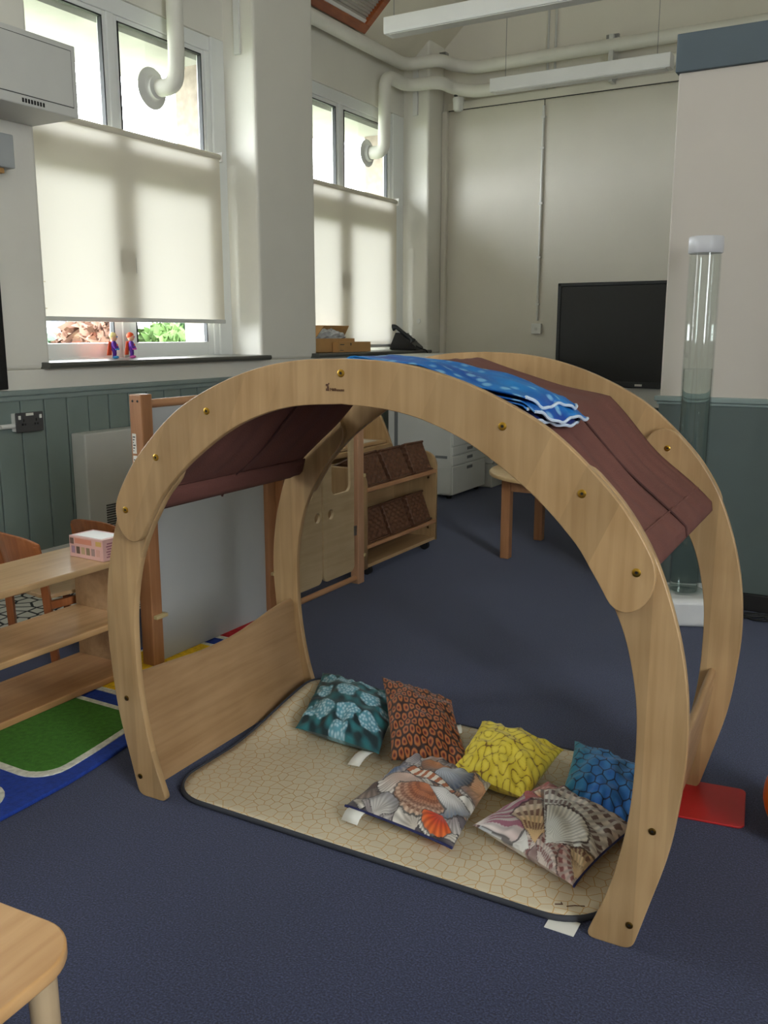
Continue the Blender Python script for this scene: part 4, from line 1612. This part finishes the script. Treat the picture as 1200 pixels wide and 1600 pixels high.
t, top = cushion('teal cushion printed with pale blue coral clusters, white tag at its edge', [(-1.545, 2.125, .05), (-1.235, 2.11, .045), (-1.33, 2.44, .08), (-1.66, 2.45, .10)], .125, pr_teal(), 'teal_coral_print')
cloth_tag(t, top[int(NG * .86), 0] + [0, 0, -.005], (-.012, -.062, -.022), (.036, .006, 0))
t, top = cushion('rust brown cushion with ring coral print leaning by the teal one', [(-1.18, 2.085, .05), (-.945, 2.13, .06), (-1.135, 2.385, .135), (-1.40, 2.41, .15)], .125, pr_coral(), 'ring_coral_print')
cloth_tag(t, top[NG - 1, int(NG * .6)], (.02, -.03, -.01), (.014, .02, .0))
t, top = cushion('yellow brain coral print cushion in the middle of the pile', [(-1.0, 2.105, .055), (-.76, 2.06, .055), (-.755, 2.34, .08), (-1.02, 2.36, .10)], .14, pr_brain(), 'brain_coral_print')
t, top = cushion('blue fish scale print cushion partly hidden by the arch leg', [(-.685, 2.09, .06), (-.45, 2.04, .05), (-.475, 2.33, .07), (-.735, 2.37, .10)], .12, pr_scales(), 'fish_scale_print')
t, top = cushion('seashell print cushion with navy zip edge and grey and orange shells', [(-1.165, 1.815, .045), (-.835, 1.775, .045), (-.875, 2.115, .055), (-1.14, 2.165, .055)], .085, pr_shells(), 'mixed_shell_print', pinch=.04)
edge_tube(t, top, 'v0', 'zip_edge', paint('navy_piping', (24, 30, 84), .6))
cloth_tag(t, top[int(NG * .12), 0], (-.005, -.035, -.02), (.05, -.004, 0))
t, top = cushion('cushion printed with pink and maroon scallop shells at the mat corner', [(-.835, 1.885, .05), (-.535, 1.765, .05), (-.475, 2.07, .06), (-.745, 2.175, .06)], .115, pr_pink(), 'pink_scallop_print')
edge_tube(t, top, 'u1', 'zip_edge', paint('navy_piping', (24, 30, 84), .6), .003)

# ------------------------------------------------------------------ striped floor rug by the shelf
rug = thing('play_rug', 'blue rug with white edged coloured blocks lying along the shelf', 'rug', (-2.45, 1.9, 0))


def pile(name, col):
    return paint(name, col, .95, var=.22, scale=60, bump=.8, bscale=220)


rx0, rx1, ry0, ry1 = -.12, .51, -1.4, 1.19


def rug_bend(x, y):
    """the rug lies in a gentle curve, pushed in towards the divider"""
    k = max(0., (y + .35) / 1.54)
    return x - .43 * k ** 1.5 * (x - rx0) / (rx1 - rx0)


def dense(o, m=8):
    out = []
    for i in range(len(o)):
        a, b = np.array(o[i]), np.array(o[(i + 1) % len(o)])
        k = m if np.linalg.norm(b - a) > .12 else 1
        out += [tuple(a + (b - a) * t / k) for t in range(k)]
    return out


plate('rug_base', [dense(rrect(rx0, rx1, ry0, ry1, .05), 24)], .012, lambda a, b, c: (rug_bend(a, b), b, c + .006), pile('blue_pile', (24, 58, 150)), rug, bev=.004)
blocks = [(-1.32, -.96, (228, 122, 40), 'orange'), (-.90, -.43, (120, 190, 200), 'aqua'), (-.36, .13, (62, 118, 34), 'green'), (.20, .77, (232, 186, 20), 'yellow'), (.84, 1.14, (186, 26, 40), 'red')]
for (a, b, c_, nm) in blocks:
    plate('block_border', [dense(rrect(-.08, .455, a, b, .10))], .004, lambda x, y, z: (rug_bend(x, y), y, z + .0135), pile('white_pile', (214, 212, 200)), rug, bev=.001)
    o = plate('colour_block', [dense(rrect(-.055, .430, a + .025, b - .025, .085))], .005, lambda x, y, z: (rug_bend(x, y), y, z + .0145), pile(nm + '_pile', c_), rug, bev=.001)
    o['label'] = nm + ' pile block'

# pebble print rug behind the shelf
t = tag(plate('pebble_rug', [rrect(-3.72, -2.98, 1.2, 3.2, .04)], .006, lambda a, b, c: (a, b, c + .003), M_pebble), 'black and white pebble print rug behind the low shelf', 'rug')

# low open shelf
sh = thing('low_shelf', 'low open maple shelf unit with three boards beside the blue rug', 'shelf', (-2.53, 1.55, .018))
ZS = -.018
MB().box(-.16, .15, -.75, .76, .437 + ZS, .460 + ZS).build('top_board', M_mapleX, sh, bevel=.005)
MB().box(-.15, .15, -.74, .735, .212 + ZS, .236 + ZS).build('shelf_board', wood('maple_shelf', (178, 138, 92), (200, 160, 114), 'Y', rough=.4), sh, bevel=.005)
MB().box(-.15, .15, -.74, .735, .018 + ZS, .042 + ZS).build('bottom_board', wood('maple_shelf2', (168, 122, 80), (190, 146, 100), 'Y', rough=.4), sh, bevel=.004)
for y in (-.75, .735):
    MB().box(-.15, .15, y, y + .022, 0, .437 + ZS).build('end_panel', M_mapley, sh, bevel=.003)

# boxed set on the shelf
t = thing('gift_box', 'pink cardboard gift box with small photo panels on the shelf top', 'box', (-2.478, 2.23, .4605), R(-2))
MB().box(-.088, .088, -.055, .055, 0, .078).build('carton', paint('pink_card', (206, 162, 154), .45), t, bevel=.002)
MB().box(-.07, .07, -.045, .04, .078, .0786).build('lid_panel', paint('lid_print', (208, 204, 198), .3), t)
MB().box(-.058, .03, -.0556, -.055, .052, .071).build('title_band', paint('coral_print', (200, 130, 108), .5), t)
MB().box(.052, .08, -.0556, -.055, .053, .07).build('gold_spot', paint('gold_print', (196, 160, 90), .5), t)
MB().box(-.083, -.064, -.0556, -.055, .048, .07).build('corner_photo', paint('photo_dark', (96, 74, 66), .5), t)
for i in range(6):
    x = -.077 + i * .026
    MB().box(x, x + .018, -.0556, -.055, .015, .041).build('photo_panel', paint('photo_%d' % i, ((150, 120, 140), (92, 74, 60), (170, 148, 112), (128, 112, 88), (150, 126, 122), (196, 150, 136))[i], .5), t)
for i in range(6):
    MB().box(.088, .0886, -.04 + .004 * (i % 2), .035 - .012 * (i % 3), .012 + i * .0095, .016 + i * .0095).build('text_line', paint('mauve_ink', (140, 84, 96), .6), t)


# children's chairs behind the shelf
def kid_chair(label, loc, rz):
    """faces local +y; backrest at -y"""
    t = thing('child_chair', label, 'chair', loc, rz, "children's chairs behind the shelf")
    plate('seat', [rrect(-.15, .15, -.14, .15, .05)], .016, lambda a, b, c: (a, b, c + .27), M_mapleX, t)
    v, f = [], []
    n = 12
    for i in range(n + 1):
        a = -1 + 2 * i / n
        for (z, th) in ((.36, 0), (.505 - .025 * abs(a) ** 3, 0), (.505 - .025 * abs(a) ** 3, .014), (.36, .014)):
            v.append((a * .15, -.165 + .03 * a * a - .03 * (z - .36) / .14 + th, z))
    for i in range(n):
        for k in range(4):
            f.append((i * 4 + k, i * 4 + (k + 1) % 4, (i + 1) * 4 + (k + 1) % 4, (i + 1) * 4 + k))
    f += [(0, 1, 2, 3), (n * 4 + 3, n * 4 + 2, n * 4 + 1, n * 4)]
    MB().add(v, f).build('backrest', M_brownw, t, smooth=False, bevel=.003)
    for s in (-1, 1):
        MB().tube([(s * .15, -.115, 0), (s * .14, -.13, .28), (s * .142, -.155, .47)], [.019, .019, .014], 4).build('back_leg', M_brownw, t)
        MB().tube([(s * .15, .13, 0), (s * .14, .12, .262)], [.016, .019], 4).build('front_leg', M_brownw, t)
        MB().box(s * .14 - .008, s * .14 + .008, -.13, .13, .22, .25).build('side_rail', M_brownw, t)
    return t


kid_chair('brown child chair behind the shelf, its curved back below the double socket', (-2.87, 2.36, 0), R(-9))
kid_chair('brown child chair behind the pink gift box', (-3.08, 2.88, 0), R(3)).scale = (.88, .88, .88)
kid_chair('brown child chair low behind the shelf at the frame edge', (-2.93, 1.62, 0), R(170))

# ------------------------------------------------------------------ whiteboard room divider
wbx = -2.39
wd = thing('whiteboard_panel', 'freestanding whiteboard divider in a beech frame behind the arch', 'whiteboard', (wbx, 2.36, 0))
L = .72
for y in (0, L):
    p = MB().box(-.03, .03, y, y + .055, .017, 1.036).build('post', M_beech, wd, bevel=.004)
    for zz in (.2, .62):
        MB().box(-.036, .046, y + .008, y + .068, zz, zz + .014).build('clip', paint('cream_clip', (196, 176, 130), .5), p, bevel=.002)
    if y == 0:
        for (a, b) in ((.80, .875), (.875 + .008, .955)):
            lb = MB().box(-.022, -.004, -.0006, 0, a - .06, b - .06).build('sticker', M_paper, p)
            for i in range(6):
                z = a - .06 + .008 + i * .01
                MB().box(-.0195, -.0195 + .004 + .008 * ((i * 7) % 3) / 2, -.001, -.0006, z, z + .004).build('barcode_line', M_inkb, lb)
        MB().tube([(-.012, -.001, 1.012), (-.012, .002, 1.012)], .0045, 8).tube([(.012, -.001, 1.012), (.012, .002, 1.012)], .0045, 8).build('dowel_hole', M_hole, p)
MB().tube([(0, .055, .998), (0, L, .998)], .017, 14).build('top_rail', M_beechy, wd, smooth=True)
m, nt, bs = new_mat('whiteboard_face')
tc = nt.nodes.new('ShaderNodeTexCoord')
no = nt.nodes.new('ShaderNodeTexNoise')
no.inputs['Scale'].default_value = 4
link(nt, tc.outputs['Object'], no.inputs['Vector'])
rr_ = nt.nodes.new('ShaderNodeValToRGB')
rr_.color_ramp.elements[0].color = (*lin((172, 174, 174)), 1)
rr_.color_ramp.elements[1].color = (*lin((184, 185, 184)), 1)
link(nt, no.outputs['Fac'], rr_.inputs['Fac'])
link(nt, rr_.outputs['Color'], bs.inputs['Base Color'])
bs.inputs['Roughness'].default_value = .22
MB().box(-.008, .008, .05, L + .005, .018, .984).build('board', m, wd)

# ------------------------------------------------------------------ gate
gx = -2.345
gt = thing('play_gate', 'beech framed play gate with two cut-out maple doors', 'gate', (gx, 3.14, 0))
for y in (0, .625):
    MB().box(-.024, .024, y, y + .055, 0, .93).build('post', M_beechp if y else M_beech, gt, bevel=.004)
MB().tube([(0, .055, .03), (0, .625, .03)], .014, 12).build('bottom_bar', M_beechy, gt, smooth=True)
MB().tube([(0, .055, .90), (0, .625, .90)], .014, 12).build('top_bar', M_beechy, gt, smooth=True)
for (a, b, s) in ((.065, .322, -1), (.335, .612, 1)):
    mid = (a + b) / 2 + s * .005
    hy = a + .055 if s > 0 else b - .045
    w0, w1 = (a + .075, b - .035) if s > 0 else (a + .035, b - .075)
    lf = plate('door_leaf', [rrect(a, b, .075, .86, .035), rrect(w0, w1, .49, .79, .03), circle(hy + .01, .40, .024)], .016, lambda x, z, c: (c, x, z), M_maplep, gt)
    MB().box(.008, .014, (b - .008) if s > 0 else a - .02, (b + .02) if s > 0 else a + .008, .255, .305).build('hinge', M_steel, lf, bevel=.002)
for zz in (.135, .545):
    MB().box(-.03, .03, .672, .69, zz, zz + .016).build('clip', paint('cream_clip', (196, 176, 130), .5), gt, bevel=.002)

# ------------------------------------------------------------------ basket trolley
tx, ty = -2.345, 3.865
tv = thing('basket_trolley', 'maple book trolley on castors with two tiers for wicker baskets', 'trolley', (tx, ty, 0))
sideo = [(0, .05), (0, .46)] + [(-.085 + .085 * math.cos(a), .49 + .085 * math.sin(a)) for a in np.linspace(0, math.pi / 2, 8)] + [(-.30, .575), (-.30, .05)]
TW = .825
for y in (0, TW - .022):
    tp_ = .04 if y == 0 else .022
    plate('end_panel', [sideo], tp_, lambda a, b, c, y=y: (a, y + .011 + c, b), M_maple, tv)
    for z in (.12, .42):
        yy = y - .0098 if y == 0 else y
        MB().tube([(-.05, yy, z), (-.05, yy + .002, z)], .008, 10).build('screw_cap', M_hole, tv)
MB().box(-.30, -.004, .022, TW - .022, .052, .07).build('bottom_board', M_mapleX, tv)
MB().box(-.012, .006, .022, TW - .022, .155, .175).build('front_rail', M_beechy, tv, bevel=.004)
MB().box(-.012, .006, .022, TW - .022, .452, .474).build('front_rail', M_beechy, tv, bevel=.004)


def tilted(zf, zb):
    o = MB()
    o.prism([(-.01, zf), (-.24, zb), (-.24, zb + .014), (-.01, zf + .014)], lambda a, b: (a, .022, b), lambda a, b: (a, TW - .022, b))
    return o


tilted(.448, .40).build('tier_board', M_mapleX, tv)
tilted(.151, .105).build('tier_board', M_mapleX, tv)
MB().box(-.295, -.28, .022, TW - .022, .24, .56).build('back_board', M_mapleX, tv)
for (x, y) in ((-.04, .09), (-.04, TW - .08), (-.26, .09), (-.26, TW - .08)):
    c = MB().tube([(x, y - .012, .026), (x, y + .012, .026)], .026, 18).build('castor_wheel', M_rubber, tv, smooth=True)
    MB().box(x - .012, x + .012, y - .017, y + .017, .03, .052).build('castor_fork', M_black, c)

# wicker basket: real weave relief
M_wick = paint('brown_wicker', (92, 58, 38), .6, var=.25, scale=50)


def weave_wall(mb, p0, ux, uz, L_, H_, ny, nz, out):
    """woven sheet: ny stakes, nz strands"""
    a, b = ny * 4, nz * 4
    v, f = [], []
    for i in range(a + 1):
        for j in range(b + 1):
            s = math.sin(math.pi * i / 4 + math.pi * (j // 4)) * abs(math.sin(math.pi * j / 4 + .4))
            g = -.6 * (1 if j % 4 == 0 else 0)
            p = p0 + ux * (L_ * i / a) + uz * (H_ * j / b) + out * (.0042 * s + .003 * g)
            v.append(tuple(p))
    q = b + 1
    for i in range(a):
        for j in range(b):
            f.append((i * q + j, (i + 1) * q + j, (i + 1) * q + j + 1, i * q + j + 1))
    mb.add(v, f)


def make_basket(w=.218, d=.20, h=.175):
    root = bpy.data.objects.new('wicker_basket', None)
    COL.objects.link(root)
    X, Y, Z = Vector((1, 0, 0)), Vector((0, 1, 0)), Vector((0, 0, 1))
    mb = MB()
    weave_wall(mb, Vector((0, -w / 2, 0)), Y, Z, w, h, 8, 9, X)             # front
    weave_wall(mb, Vector((-d, -w / 2, 0)), Y, Z, w, h, 8, 9, -X)           # back
    weave_wall(mb, Vector((-d, -w / 2, 0)), X, Z, d, h, 7, 9, -Y)
    weave_wall(mb, Vector((-d, w / 2, 0)), X, Z, d, h, 7, 9, Y)
    mb.box(-d, 0, -w / 2, w / 2, 0, .006)
    o = mb.build('weave', M_wick, root, smooth=True)
    o.modifiers.new('thick', 'SOLIDIFY').thickness = .004
    rimp = [(.002, -w / 2, h), (.002, w / 2, h), (-d, w / 2, h), (-d, -w / 2, h), (.002, -w / 2, h)]
    MB().tube(rimp, .007, 8).build('rim', M_wick, root, smooth=True)
    MB().tube([(p[0], p[1], .006) for p in rimp], .007, 8).build('base_rim', M_wick, root, smooth=True)
    return root


bk0 = make_basket()
spots = []
for tier, zf in enumerate((.475, .178)):
    for k in range(3):
        spots.append((tier, k, zf))
WHICH = (('nearest the gate post', 'in the middle', 'nearest the photocopier'), ('nearest the gate post', 'in the middle', 'nearest the photocopier'))
for i, (tier, k, zf) in enumerate(spots):
    o = bk0 if i == 0 else copy_tree(bk0)
    o.location = (tx - .012, ty + .155 + k * .258, zf - .002)
    o.rotation_euler = (R(random.uniform(-1.5, 1.5)), R((-24 if tier == 0 else -22) + random.uniform(-2.5, 2.5)), R(random.uniform(-3, 3)))
    tag(o, 'brown wicker basket on the %s tier, %s' % (('upper', 'lower')[tier], WHICH[tier][k]), 'basket', 'wicker baskets on the trolley')

# tall display case behind the trolley
bc = thing('display_case', 'sloping maple bookcase standing behind the basket trolley', 'bookcase', (-2.66, 4.02, 0))
prf = [(-.01, .0), (-.01, .575), (-.045, .66), (-.085, .745), (-.14, .83), (-.22, .90), (-.32, .92), (-.32, 0)]
for y in (0, .70):
    plate('end_panel', [prf], .022, lambda a, b, c, y=y: (a, y + .011 + c, b), M_maple, bc)
MB().box(-.32, -.305, .022, .70, .0, .90).build('back_board', M_mapleX, bc)
for z, d in ((.60, -.05), (.33, -.01), (.06, -.01)):
    MB().box(-.305, d, .022, .70, z, z + .018).build('shelf_board', M_mapleX, bc, bevel=.003)
MB().box(d - .03, -.012, .022, .70, .575, .60).build('front_lip', M_mapleX, bc)
t = tag(MB().box(-2.86, -2.74, 4.45, 4.66, .6185, .6195).build('paper_sheet', M_paper), 'loose white sheet of paper lying on the sloping bookcase', 'paper')

# ------------------------------------------------------------------ near table corner, lower left
nt_ = thing('child_table', 'maple child table with rounded corner nearest the camera', 'table', (-1.222, .525, 0), R(4))
ztop = .40
out_ = rrect(-.34, .30, -.42, .245, .085, 10)
plate('top', [out_], .022, lambda a, b, c: (a, b, ztop - .011 + c), wood('maple_near', (196, 148, 96), (216, 172, 120), 'Y', rough=.35), nt_, bev=.004)
for (x, y) in ((.262, .182), (-.30, .182), (.262, -.37), (-.30, -.37)):
    MB().tube([(x * 1.02, y * 1.02, 0), (x, y, ztop - .022)], [.017, .021], 20).build('leg', wood('pale_leg', (176, 152, 120), (196, 172, 138), 'Z'), nt_, smooth=True)
